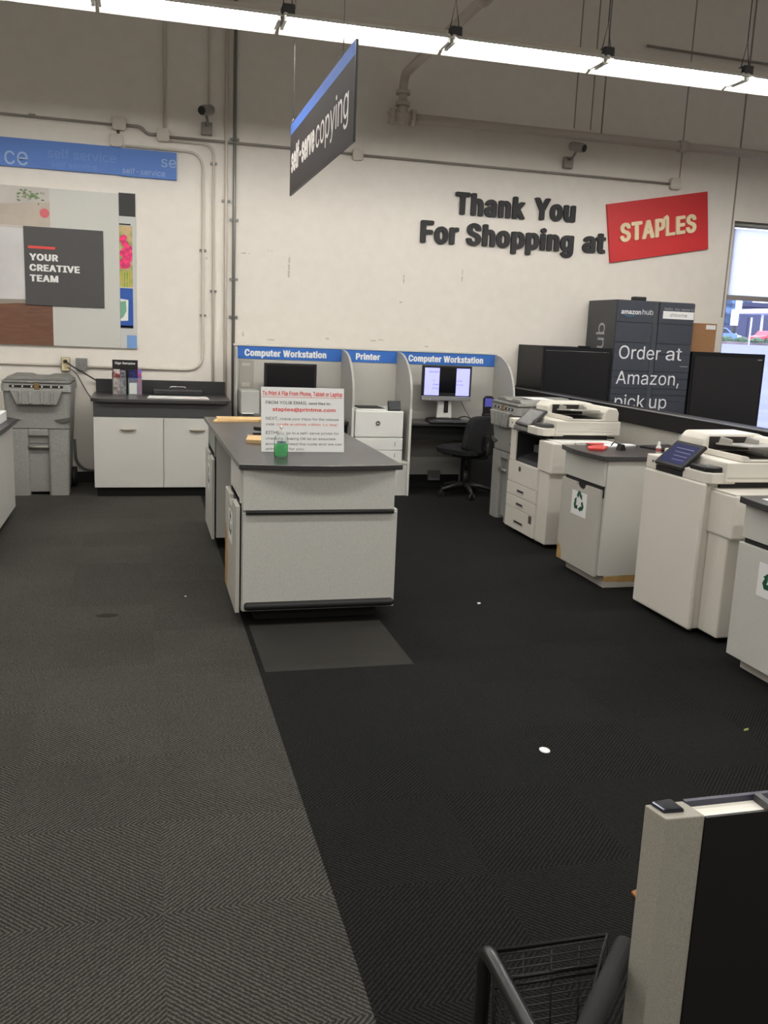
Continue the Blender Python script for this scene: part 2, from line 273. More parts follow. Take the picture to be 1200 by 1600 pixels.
GLYPHS_BOLD = {
' ': (94, []),
',': (94, [[9,-64,14,-67,48,-67,53,-60,79,36,78,40,74,43,28,43,23,36,8,-59]]),
'.': (94, [[16,8,26,-3,39,-9,63,-7,74,1,82,21,79,33,70,44,56,50,32,48,21,40,15,29,14,19]]),
':': (94, [[16,8,26,-3,39,-9,63,-7,74,1,82,21,79,33,70,44,56,50,32,48,21,40,15,29,14,19],[16,145,26,135,36,129,54,128,63,131,74,138,80,149,82,159,79,171,70,181,60,187,42,188,32,185,21,178,15,167,14,157]]),
'@': (338, [[12,53,21,19,34,-8,53,-31,78,-51,107,-65,142,-73,180,-76,238,-67,258,-60,262,-57,263,-51,255,-25,250,-22,240,-22,202,-32,179,-35,150,-32,126,-26,107,-16,90,-3,78,14,67,36,62,60,60,89,62,118,68,143,78,164,92,182,108,196,127,206,150,212,175,213,200,211,221,205,238,195,253,182,264,166,273,148,278,127,280,107,277,64,273,49,269,43,264,39,255,39,248,48,248,167,247,171,242,174,204,174,200,171,180,178,163,180,140,176,119,165,104,152,92,132,86,113,83,90,85,67,92,44,103,26,120,11,142,1,165,-2,188,2,209,16,238,0,260,-3,282,1,299,10,310,22,318,38,327,71,329,109,326,136,318,163,307,187,289,209,266,228,240,242,207,251,173,254,134,250,104,242,74,226,51,208,34,185,20,155,12,124,9,90],[149,133,156,136,165,138,184,134,191,129,196,120,199,109,200,92,195,60,190,51,184,45,176,42,166,40,156,42,147,47,141,53,135,66,132,93,137,117]]),
'A': (240, [[48,-7,54,0,76,63,164,63,188,-4,192,-7,236,-7,241,-4,242,2,148,258,144,261,96,261,90,256,-3,0,-2,-4,2,-7],[148,107,91,107,119,191,122,184]]),
'F': (205, [[19,254,19,0,20,-4,24,-7,68,-7,72,-4,73,0,73,103,178,104,183,107,184,111,184,139,183,143,178,146,73,147,73,218,190,219,195,222,196,226,196,254,195,258,190,261,24,261,20,258]]),
'H': (258, [[20,-4,24,-7,68,-7,72,-4,73,0,73,108,185,108,185,0,186,-4,190,-7,234,-7,238,-4,239,0,239,254,238,258,234,261,190,261,186,258,185,254,185,152,73,152,73,254,72,258,68,261,24,261,20,258,19,254,19,0]]),
'L': (196, [[20,-4,24,-7,186,-7,191,-4,192,0,192,29,191,33,186,36,73,37,73,254,72,258,68,261,24,261,20,258,19,254,19,0]]),
'P': (222, [[19,254,19,0,20,-4,24,-7,68,-7,72,-4,73,0,73,85,120,85,150,89,174,98,193,112,206,133,213,152,215,175,213,197,205,219,191,237,171,251,144,260,118,262,24,261,20,258],[156,149,149,140,142,135,131,131,114,129,73,129,73,218,116,218,131,216,142,212,151,205,157,198,160,186,161,174]]),
'S': (223, [[13,44,23,26,40,8,60,-2,86,-10,113,-12,144,-9,169,-1,190,13,203,30,212,50,215,70,213,87,206,103,184,126,161,139,90,161,74,172,70,179,70,198,81,212,91,218,113,221,130,219,143,213,153,203,159,185,164,182,206,182,210,185,211,190,207,212,198,229,180,245,163,256,137,264,113,266,84,263,62,255,41,242,27,226,18,206,15,185,20,159,38,138,59,123,142,95,157,84,161,78,162,69,160,58,155,50,146,42,138,37,124,34,111,33,87,37,79,41,71,49,66,57,62,72,58,75,14,75,9,72,8,67]]),
'T': (224, [[5,254,5,226,6,222,10,219,85,218,85,0,86,-4,90,-7,134,-7,138,-4,139,0,139,218,214,219,218,222,219,226,219,254,218,258,214,261,10,261,6,258]]),
'a': (195, [[7,33,15,18,28,4,43,-5,63,-11,83,-12,115,-5,127,2,128,-4,132,-7,174,-7,178,-4,179,0,177,149,171,164,161,177,148,187,119,198,95,200,60,195,44,188,29,177,19,164,9,146,10,142,16,139,50,129,56,130,60,133,68,145,80,154,98,157,113,154,123,145,127,127,125,124,113,121,86,118,58,112,31,103,19,94,12,83,6,69,4,53],[127,82,125,58,121,49,107,35,98,32,84,31,70,33,61,40,57,54,58,60,61,65,72,72]]),
'b': (212, [[15,254,15,0,16,-4,20,-7,62,-7,66,-4,67,6,81,-5,99,-11,117,-12,143,-8,167,4,183,20,196,42,204,66,206,94,204,124,195,150,181,171,162,187,137,197,114,200,92,198,76,190,68,184,68,254,67,258,62,261,20,261,16,258],[67,96,73,130,80,142,89,150,98,155,110,157,122,155,132,150,141,141,148,128,152,112,152,75,147,60,140,47,132,39,121,33,110,31,98,33,89,38,80,47,69,77]]),
'c': (198, [[9,64,18,39,33,18,52,1,79,-9,106,-12,136,-7,163,7,181,26,192,51,191,55,185,58,152,67,146,66,141,59,136,48,127,39,116,33,104,31,91,33,81,39,72,48,64,62,59,95,65,128,72,141,81,149,91,155,104,157,116,155,127,149,135,141,141,127,146,124,156,124,186,131,191,134,191,142,179,166,158,185,130,197,102,200,73,196,48,184,31,169,17,146,9,122,6,93]]),
'd': (212, [[9,64,17,38,31,18,50,1,75,-9,99,-12,120,-10,136,-2,137,2,145,6,146,-4,150,-7,192,-7,196,-4,197,0,197,254,196,258,192,261,150,261,145,258,144,254,144,184,131,193,114,199,96,200,69,196,46,184,30,169,16,146,9,122,6,93],[59,96,65,130,72,142,80,150,90,155,102,157,114,155,124,150,133,141,140,128,145,94,139,59,132,46,124,38,112,33,102,31,91,33,81,39,71,49,64,61,61,76]]),
'e': (202, [[9,64,18,38,33,18,53,1,80,-9,107,-12,130,-10,148,-4,166,6,178,16,188,30,193,45,192,49,186,52,153,61,148,60,143,56,134,41,122,33,106,31,94,33,82,38,73,45,65,57,60,77,192,78,196,81,197,85,195,122,189,145,180,161,168,175,152,187,133,195,101,200,72,196,48,184,30,168,17,145,9,121,6,92],[72,144,80,151,91,155,103,157,114,155,123,151,132,142,139,131,142,118,61,118,64,132]]),
'f': (127, [[-8,190,-8,164,-7,160,-2,157,29,156,29,0,30,-4,34,-7,76,-7,81,-4,82,0,82,156,120,157,124,160,125,164,125,190,124,194,120,197,82,198,83,219,86,225,90,228,114,226,120,227,125,234,132,260,131,264,111,271,88,272,61,265,47,256,38,246,31,231,29,198,-2,197,-7,194],[51,172,51,182,60,182,60,172]]),
'g': (213, [[9,66,18,41,32,22,51,6,76,-3,99,-6,120,-3,136,4,145,11,145,-3,141,-20,133,-32,120,-38,103,-41,83,-37,70,-28,56,-13,44,-14,15,-31,14,-35,15,-39,36,-62,64,-78,84,-82,104,-83,130,-80,151,-74,172,-63,185,-47,194,-27,197,-4,197,190,196,194,192,197,152,197,147,194,146,183,132,193,114,199,96,200,70,196,46,184,30,170,16,147,9,123,6,95],[65,130,72,142,81,150,90,155,102,157,115,155,124,150,133,141,140,129,144,113,144,77,139,63,132,50,125,44,114,40,102,38,90,40,80,44,71,53,65,63,59,95]]),
'h': (205, [[15,254,15,0,16,-4,20,-7,62,-7,67,-4,68,0,69,129,74,139,87,152,104,157,117,154,127,147,134,135,137,117,137,0,138,-4,142,-7,184,-7,189,-4,190,0,190,121,187,146,180,164,169,179,153,191,132,198,112,200,88,196,68,186,68,254,67,258,62,261,20,261,16,258]]),
'i': (83, [[12,230,22,220,42,213,57,217,67,223,73,234,72,253,62,263,42,270,27,266,17,260,11,249,10,241],[15,190,15,0,16,-4,20,-7,62,-7,67,-4,68,0,68,190,67,194,62,197,20,197,16,194]]),
'l': (95, [[15,254,15,41,19,20,32,3,50,-6,71,-9,96,-6,100,-3,101,2,95,31,90,34,70,34,68,50,68,254,67,258,62,261,20,261,16,258]]),
'm': (305, [[16,-4,20,-7,62,-7,67,-4,68,0,69,133,74,143,79,149,85,153,101,157,110,156,117,151,123,142,126,129,126,0,127,-4,132,-7,174,-7,178,-4,179,0,179,124,183,142,195,154,210,157,219,155,228,151,234,142,237,126,237,0,238,-4,242,-7,284,-7,288,-4,289,0,289,129,286,152,280,168,269,183,254,193,234,199,212,200,182,193,159,175,150,187,129,198,104,200,76,192,67,185,66,194,62,197,20,197,16,194,15,190,15,0]]),
'n': (205, [[15,190,15,0,16,-4,20,-7,62,-7,67,-4,68,0,69,129,74,139,87,152,104,157,117,154,127,147,134,135,137,117,137,0,138,-4,142,-7,184,-7,189,-4,190,0,190,121,187,144,180,164,168,179,152,191,132,198,112,200,88,196,67,185,66,194,62,197,20,197,16,194]]),
'o': (208, [[9,64,18,39,33,18,52,1,79,-9,106,-12,134,-8,159,4,177,20,191,43,199,66,202,95,199,124,190,150,175,170,154,187,128,197,102,200,73,196,48,184,31,169,17,146,9,122,6,93],[59,95,65,128,72,141,81,149,91,155,104,157,116,155,127,149,136,140,144,126,149,93,143,60,136,47,127,39,116,33,104,31,91,33,81,39,72,48,64,62,61,76]]),
'p': (212, [[15,190,15,-71,16,-75,20,-78,62,-78,67,-75,68,-71,68,5,81,-5,99,-11,117,-12,143,-8,167,4,183,20,196,42,204,66,206,94,204,124,195,150,181,171,162,187,137,197,114,200,92,198,76,190,67,183,66,194,62,197,20,197,16,194],[67,96,73,130,80,142,89,150,98,155,110,157,122,155,132,150,141,141,148,128,152,112,152,75,147,60,140,47,132,39,121,33,110,31,98,33,89,38,80,47,69,77]]),
'r': (130, [[16,-4,20,-7,62,-7,67,-4,68,0,69,131,79,146,96,154,128,154,132,157,133,161,133,192,132,196,128,199,105,200,84,197,67,189,66,194,62,197,20,197,16,194,15,190,15,0]]),
's': (182, [[13,28,22,14,36,2,52,-5,72,-11,92,-12,118,-9,137,-3,155,8,166,21,174,37,177,54,172,75,158,93,142,104,115,113,89,119,70,128,67,132,65,139,67,147,73,152,82,156,94,158,106,156,113,152,120,145,124,135,128,132,140,132,168,138,172,141,172,149,158,175,146,186,132,193,112,199,93,200,68,197,51,191,33,181,23,169,15,152,12,136,17,115,30,97,47,86,72,77,112,67,118,63,122,57,123,51,121,43,114,37,104,33,91,31,79,33,70,36,63,44,57,57,52,60,42,60,12,54,8,51,7,47]]),
't': (114, [[-8,190,-8,164,-7,160,-2,157,21,156,21,45,26,22,40,4,62,-7,85,-10,112,-6,117,-3,118,2,111,31,106,34,80,34,75,40,74,156,108,157,112,160,113,164,113,190,112,194,108,197,74,198,74,236,73,240,68,243,26,243,22,240,21,236,21,198,-2,197,-7,194],[52,182,52,172,43,172,43,182]]),
'z': (190, [[10,23,10,0,11,-4,16,-7,174,-7,179,-4,180,0,180,28,179,32,174,35,80,36,176,161,177,165,177,190,176,194,172,197,18,197,14,194,13,190,13,161,14,157,18,154,109,153,11,27]]),
}
GLYPHS_HEAVY = {
' ': (94, []),
'-': (227, [[30,122,30,94,34,88,44,83,57,81,168,81,182,83,191,88,195,94,195,122,191,128,182,133,168,135,57,135,44,133,34,128]]),
'A': (240, [[-19,0,-15,-6,-6,-11,8,-13,43,-13,56,-11,66,-6,70,0,90,58,150,58,171,-2,175,-6,184,-11,198,-13,231,-13,244,-11,254,-6,258,0,165,256,161,260,152,265,138,267,101,267,88,265,78,260,74,256],[131,112,109,112,120,143]]),
'C': (255, [[-3,88,9,54,29,26,52,5,90,-10,137,-16,166,-13,188,-8,210,2,240,27,259,62,263,80,259,86,250,91,236,93,204,93,190,91,181,86,168,59,156,48,143,41,133,40,126,41,114,46,99,59,89,76,81,99,79,127,81,157,89,180,101,198,115,209,125,213,133,214,143,213,156,206,169,193,177,172,181,167,190,163,204,161,236,161,250,163,259,167,263,175,258,196,237,231,222,244,179,264,134,271,85,264,52,248,26,227,8,197,-3,165,-7,126]]),
'E': (209, [[7,-6,16,-11,30,-13,188,-13,202,-11,211,-6,215,0,215,29,211,35,202,40,188,42,89,42,89,101,178,101,192,103,201,107,205,114,205,143,201,150,192,154,178,156,89,156,89,213,186,213,200,215,209,219,213,226,213,254,209,260,200,265,186,267,30,267,16,265,7,260,3,254,3,0]]),
'F': (205, [[7,260,3,254,3,0,7,-6,16,-11,30,-13,62,-13,76,-11,85,-6,89,0,89,98,173,98,186,100,196,105,200,111,200,139,196,146,186,150,173,152,89,152,89,213,185,213,198,215,208,219,212,226,212,254,208,260,198,265,185,267,30,267,16,265]]),
'H': (258, [[3,254,3,0,7,-6,16,-11,30,-13,62,-13,76,-11,85,-6,89,0,89,103,169,103,169,0,173,-6,182,-11,196,-13,228,-13,242,-11,251,-6,255,0,255,254,251,260,242,265,228,267,196,267,182,265,173,260,169,254,169,157,89,157,89,254,85,260,76,265,62,267,30,267,16,265,7,260]]),
'I': (150, [[-11,29,-11,0,-7,-6,2,-11,16,-13,135,-13,148,-11,158,-6,162,0,162,29,158,35,148,40,118,42,118,213,148,215,158,219,162,226,162,254,158,260,148,265,135,267,16,267,2,265,-7,260,-11,254,-11,226,-7,219,2,215,32,213,32,42,2,40,-7,35]]),
'L': (196, [[3,254,3,0,7,-6,16,-11,30,-13,181,-13,194,-11,204,-6,208,0,208,29,204,35,194,40,181,42,89,42,89,254,85,260,76,265,62,267,30,267,16,265,7,260]]),
'M': (314, [[3,254,3,0,7,-6,16,-11,30,-13,61,-13,74,-11,84,-6,88,0,88,69,116,-2,120,-6,130,-11,143,-13,171,-13,184,-11,194,-6,225,67,225,0,229,-6,238,-11,252,-13,284,-13,298,-11,307,-6,311,0,311,254,307,260,298,265,284,267,238,267,224,265,215,260,157,117,103,256,99,260,90,265,76,267,30,267,16,265,7,260]]),
'O': (267, [[-3,88,9,54,29,26,52,5,96,-12,140,-16,181,-9,216,6,241,28,259,58,270,90,274,128,270,167,258,201,238,230,210,252,178,265,133,271,85,264,52,248,26,227,8,197,-3,165,-7,126],[89,76,81,99,79,127,81,157,90,180,101,198,115,209,133,214,141,213,153,208,167,196,178,178,185,155,188,126,185,97,177,74,165,56,153,46,141,41,126,41,110,47,100,57]]),
'P': (222, [[3,254,3,0,7,-6,16,-11,30,-13,62,-13,76,-11,85,-6,89,0,89,80,124,80,160,86,189,97,209,112,222,133,229,152,231,175,229,197,218,221,206,238,180,255,158,263,118,267,30,267,16,265,7,260],[140,149,134,140,123,135,89,134,89,213,122,212,136,204,142,196,145,174,144,160]]),
'R': (224, [[3,254,3,0,7,-6,16,-11,30,-13,62,-13,76,-11,85,-6,89,0,89,86,103,86,154,-6,164,-11,177,-13,214,-13,228,-11,237,-6,241,0,187,101,208,116,222,136,229,154,232,177,229,200,218,224,206,239,180,255,158,263,118,267,30,267,16,265,7,260],[142,197,146,175,140,152,129,142,89,141,89,213,130,210]]),
'S': (223, [[-3,45,9,24,26,6,50,-6,86,-15,116,-17,153,-13,185,-1,205,12,219,29,228,50,231,70,229,87,220,106,200,127,170,143,104,163,90,173,86,179,86,198,90,206,97,212,111,216,121,215,128,211,137,202,142,187,146,182,156,178,169,176,200,176,214,178,223,182,227,190,223,211,212,231,197,246,172,260,137,269,109,271,75,267,46,256,27,244,11,227,2,206,-1,185,4,159,21,138,50,119,128,93,144,80,146,69,144,58,139,49,125,40,114,38,95,41,81,59,79,69,75,75,66,79,52,81,19,81,6,79,-4,75,-7,67]]),
'T': (224, [[-11,254,-11,226,-7,219,2,215,16,213,69,213,69,0,73,-6,82,-11,96,-13,128,-13,142,-11,151,-6,155,0,155,213,208,213,222,215,231,219,235,226,235,254,231,260,222,265,208,267,16,267,2,265,-7,260]]),
'U': (259, [[7,59,19,33,35,15,64,-3,95,-14,135,-17,173,-11,205,1,226,17,242,37,253,62,256,87,256,254,252,260,242,265,229,267,196,267,182,265,173,260,169,254,169,89,167,72,153,48,137,40,122,40,102,51,95,62,91,74,89,90,89,254,85,260,76,265,62,267,30,267,16,265,7,260,3,254,3,86]]),
'V': (240, [[42,267,8,267,-6,265,-15,260,-19,254,75,-2,79,-6,88,-11,102,-13,139,-13,152,-11,162,-6,166,0,258,254,254,260,244,265,231,267,197,267,184,265,174,260,170,254,120,111,69,256,65,260,56,265]]),
'W': (343, [[51,-2,55,-6,64,-11,78,-13,115,-13,128,-11,138,-6,142,0,172,107,201,-2,205,-6,214,-11,228,-13,265,-13,278,-11,288,-6,292,0,362,254,358,260,348,265,335,267,302,267,288,265,279,260,275,254,246,144,217,256,213,260,204,265,190,267,153,267,140,265,130,260,126,254,97,144,68,256,64,260,54,265,41,267,8,267,-6,265,-15,260,-19,254]]),
'Y': (236, [[46,267,8,267,-6,265,-15,260,-19,254,76,100,75,0,79,-6,88,-11,102,-13,134,-13,148,-11,157,-6,161,0,160,100,255,254,251,260,242,265,228,267,191,267,178,265,165,258,118,182,69,260,60,265]]),
'a': (195, [[-9,34,1,15,12,4,34,-9,63,-16,94,-15,122,-10,138,-13,168,-13,182,-11,191,-6,195,0,194,147,176,179,156,191,132,201,90,205,48,198,29,188,14,178,3,165,-7,146,-3,140,6,135,36,126,50,124,64,126,76,133,85,146,92,150,100,151,107,144,110,126,48,116,16,103,3,94,-10,69,-12,53],[111,74,109,57,99,42,87,36,82,37,77,41,73,54,74,61,84,69]]),
'e': (202, [[-7,64,2,38,18,16,41,-2,74,-14,109,-17,140,-14,179,4,193,16,204,32,209,45,205,52,195,56,166,64,153,66,140,64,130,59,118,42,111,37,99,38,89,46,81,57,77,72,186,72,200,74,209,79,213,85,211,123,205,144,183,177,166,189,142,199,103,205,60,198,35,187,14,169,1,145,-7,121,-10,92],[88,143,104,151,117,141,123,130,125,123,78,123,81,133]]),
'f': (127, [[-24,190,-24,164,-20,158,-10,153,13,151,13,0,17,-6,26,-11,40,-13,71,-13,84,-11,94,-6,98,0,98,151,128,153,137,158,141,164,141,190,137,197,128,201,98,203,99,220,101,223,114,221,128,223,137,227,141,234,148,260,144,266,117,276,94,278,54,270,33,258,22,246,15,231,13,203,-10,201,-20,197]]),
'g': (213, [[-7,66,2,41,17,21,42,2,68,-7,103,-11,128,-7,125,-22,118,-31,104,-35,94,-33,83,-26,74,-14,64,-9,51,-7,38,-9,2,-28,-2,-35,20,-63,55,-82,84,-87,108,-88,138,-84,168,-75,187,-64,201,-48,210,-27,213,-4,213,190,209,197,200,201,186,203,157,203,144,201,138,198,114,204,62,200,32,186,14,170,0,147,-7,123,-10,95],[75,97,81,129,88,142,97,150,108,150,118,140,124,129,128,113,128,77,123,61,116,50,100,44,86,54,80,65]]),
'h': (205, [[-1,254,-1,0,3,-6,12,-11,26,-13,57,-13,70,-11,80,-6,84,0,85,129,89,138,105,151,111,146,119,133,121,117,121,0,125,-6,134,-11,148,-13,179,-13,192,-11,202,-6,206,0,206,121,204,144,184,181,162,195,138,203,106,204,84,201,84,254,80,260,70,265,57,267,26,267,12,265,3,260]]),
'i': (83, [[-4,230,6,219,30,209,42,208,64,212,83,223,89,234,88,253,78,264,54,274,42,275,20,271,1,260,-5,249],[-1,190,-1,0,3,-6,12,-11,26,-13,57,-13,70,-11,80,-6,84,0,84,190,80,197,70,201,57,203,26,203,12,201,3,197]]),
'k': (190, [[-1,254,-1,0,3,-6,12,-11,26,-13,57,-13,70,-11,80,-6,84,0,84,43,124,-6,134,-11,147,-13,186,-13,200,-11,209,-6,213,0,209,6,130,108,204,184,207,190,203,197,194,201,180,203,142,203,128,201,118,196,84,161,84,254,80,260,70,265,57,267,26,267,12,265,3,260]]),
'l': (95, [[3,21,16,2,36,-9,75,-14,104,-10,113,-5,117,2,112,28,108,33,98,38,85,40,84,254,80,260,70,265,57,267,26,267,12,265,3,260,-1,254,0,41]]),
'm': (305, [[-1,190,-1,0,3,-6,12,-11,26,-13,57,-13,70,-11,80,-6,84,0,85,133,89,142,97,150,102,150,108,140,110,129,110,0,114,-6,124,-11,137,-13,168,-13,182,-11,191,-6,195,0,195,124,199,142,209,152,218,142,221,126,221,0,225,-6,234,-11,248,-13,278,-13,292,-11,301,-6,305,0,305,129,303,150,293,171,284,184,262,197,241,204,218,206,176,198,162,190,142,201,110,206,73,199,56,203,26,203,12,201,3,197]]),
'n': (205, [[-1,190,-1,0,3,-6,12,-11,26,-13,57,-13,70,-11,80,-6,84,0,85,129,89,138,105,151,111,146,119,133,121,117,121,0,125,-6,134,-11,148,-13,179,-13,192,-11,202,-6,206,0,206,121,203,144,196,164,183,181,160,195,138,203,106,204,76,199,70,201,56,203,26,203,12,201,3,197]]),
'o': (208, [[-7,64,2,39,18,16,40,-2,66,-12,111,-17,146,-11,172,1,193,19,207,43,215,66,218,95,215,124,206,150,190,172,167,190,135,202,97,205,61,199,34,186,15,169,1,146,-7,122,-10,93],[75,95,81,128,88,141,97,149,106,151,113,147,122,138,128,126,133,93,127,61,120,47,113,41,101,37,86,50,80,62]]),
'p': (212, [[-1,190,-1,-71,3,-77,12,-82,26,-84,57,-84,70,-82,80,-77,84,-71,84,-14,122,-17,155,-10,181,2,199,19,212,42,220,66,222,94,220,124,211,150,196,173,175,189,150,200,112,205,80,201,75,199,70,201,56,203,26,203,12,201,3,197],[85,77,83,96,89,130,96,142,105,150,112,151,117,149,132,128,136,112,136,75,131,60,124,47,109,37,94,49]]),
'r': (130, [[-1,190,-1,0,3,-6,12,-11,26,-13,57,-13,70,-11,80,-6,84,0,85,131,96,147,136,150,145,154,149,161,149,192,145,198,136,203,101,205,73,200,56,203,26,203,12,201,3,197]]),
's': (182, [[-3,28,8,12,23,0,42,-9,72,-16,96,-17,126,-13,153,-4,170,7,182,21,190,37,193,54,188,75,175,93,150,108,126,117,101,122,83,130,81,140,83,146,97,152,111,133,120,128,134,126,176,134,185,138,189,145,172,177,160,188,126,202,89,205,59,201,18,182,7,169,-1,152,-4,136,1,115,14,97,38,82,64,73,101,64,107,50,105,44,100,39,84,38,78,45,70,59,60,64,47,66,4,58,-5,54,-9,47]]),
't': (114, [[-24,190,-24,164,-20,158,-10,153,5,151,5,45,10,22,25,3,48,-10,89,-15,120,-10,130,-5,134,2,128,28,124,33,114,38,91,40,90,151,116,153,125,158,129,164,129,190,125,197,116,201,90,203,90,236,86,242,76,247,63,249,32,249,18,247,9,242,5,236,5,203,-10,201,-20,197]]),
'u': (205, [[9,25,21,8,44,-6,67,-14,99,-15,131,-9,136,-11,149,-13,179,-13,192,-11,202,-6,206,0,206,190,202,197,192,201,179,203,148,203,134,201,125,197,121,190,121,76,115,50,99,39,93,43,86,55,84,73,84,190,80,197,70,201,57,203,26,203,12,201,3,197,-1,190,-1,68,1,46]]),
'v': (195, [[42,203,9,203,-4,201,-14,197,-18,190,54,-2,58,-6,68,-11,81,-13,113,-13,126,-11,136,-6,213,190,209,197,200,201,186,203,152,203,138,201,129,197,97,114,69,192,65,197,56,201]]),
}
_GC = {}
def _glyph(ch, lv):
    """verts and faces of one filled glyph"""
    if (ch, lv) in _GC: return _GC[ch, lv]
    t = (GLYPHS, GLYPHS_BOLD, GLYPHS_HEAVY)[lv]
    if ch not in t: t = GLYPHS
    adv, sps = t[ch]; vs, fs = [], []
    if sps:
        cu = bpy.data.curves.new('t', 'CURVE'); cu.dimensions = '2D'; cu.fill_mode = 'BOTH'
        for p in sps:
            sp = cu.splines.new('POLY'); n = len(p)//2; sp.points.add(n-1); sp.use_cyclic_u = True
            for i in range(n): sp.points[i].co = (p[2*i]/500, p[2*i+1]/500, 0, 1)
        o = bpy.data.objects.new('t', cu); COL.objects.link(o)
        dg = bpy.context.evaluated_depsgraph_get(); dg.update()
        me = bpy.data.meshes.new_from_object(o.evaluated_get(dg))
        vs = [v.co.copy() for v in me.vertices]; fs = [tuple(f.vertices) for f in me.polygons]
        bpy.data.objects.remove(o); bpy.data.curves.remove(cu); bpy.data.meshes.remove(me)
    _GC[ch, lv] = (adv/500, vs, fs)
    return _GC[ch, lv]
def _txt(body, bold):
    """mesh of a line of text, em = 1; three weights"""
    lv = 0 if bold < .015 else (1 if bold < .035 else 2)
    V, F, x = [], [], 0
    for ch in body:
        adv, vs, fs = _glyph(ch, lv); k = len(V)
        V += [(v.x+x, v.y, 0) for v in vs]; F += [tuple(i+k for i in f) for f in fs]
        x += adv+(0, .012, .06)[lv]
    me = bpy.data.meshes.new('t'); me.from_pydata(V, [], F); me.update()
    return me
def _ext(me):
    xs = [v.co.x for v in me.vertices]; ys = [v.co.y for v in me.vertices]
    return min(xs), max(xs), min(ys), max(ys)
def lettering(body, O, R, U, width, cap, m, parent, name='lettering', bold=.0, depth=.0015, off=.0, italic=0):
    me = _txt(body, bold); x0, x1, y0, y1 = _ext(me)
    hm = _txt('H', bold); hh = _ext(hm); bpy.data.meshes.remove(hm)
    ku = width/(x1-x0); kv = cap/(hh[3]-hh[2])
    O, R, U = Vector(O), Vector(R).normalized(), Vector(U).normalized(); Nn = R.cross(U)
    bm = bmesh.new(); bm.from_mesh(me); bpy.data.meshes.remove(me)
    bmesh.ops.remove_doubles(bm, verts=bm.verts, dist=1e-5)
    for v in bm.verts:
        a = (v.co.x-x0)*ku; c = (v.co.y-hh[2])*kv
        v.co = O+R*(a+c*italic)+U*c+Nn*off
    if depth:
        g = bmesh.ops.extrude_face_region(bm, geom=bm.faces[:])
        vs = [e for e in g['geom'] if isinstance(e, bmesh.types.BMVert)]
        bmesh.ops.translate(bm, verts=vs, vec=Nn*depth)
        bmesh.ops.recalc_face_normals(bm, faces=bm.faces)
    b = MB(); b.bm.free(); b.bm = bm
    return b.build(name, m, parent)
XR, ZU = (1, 0, 0), (0, 0, 1)
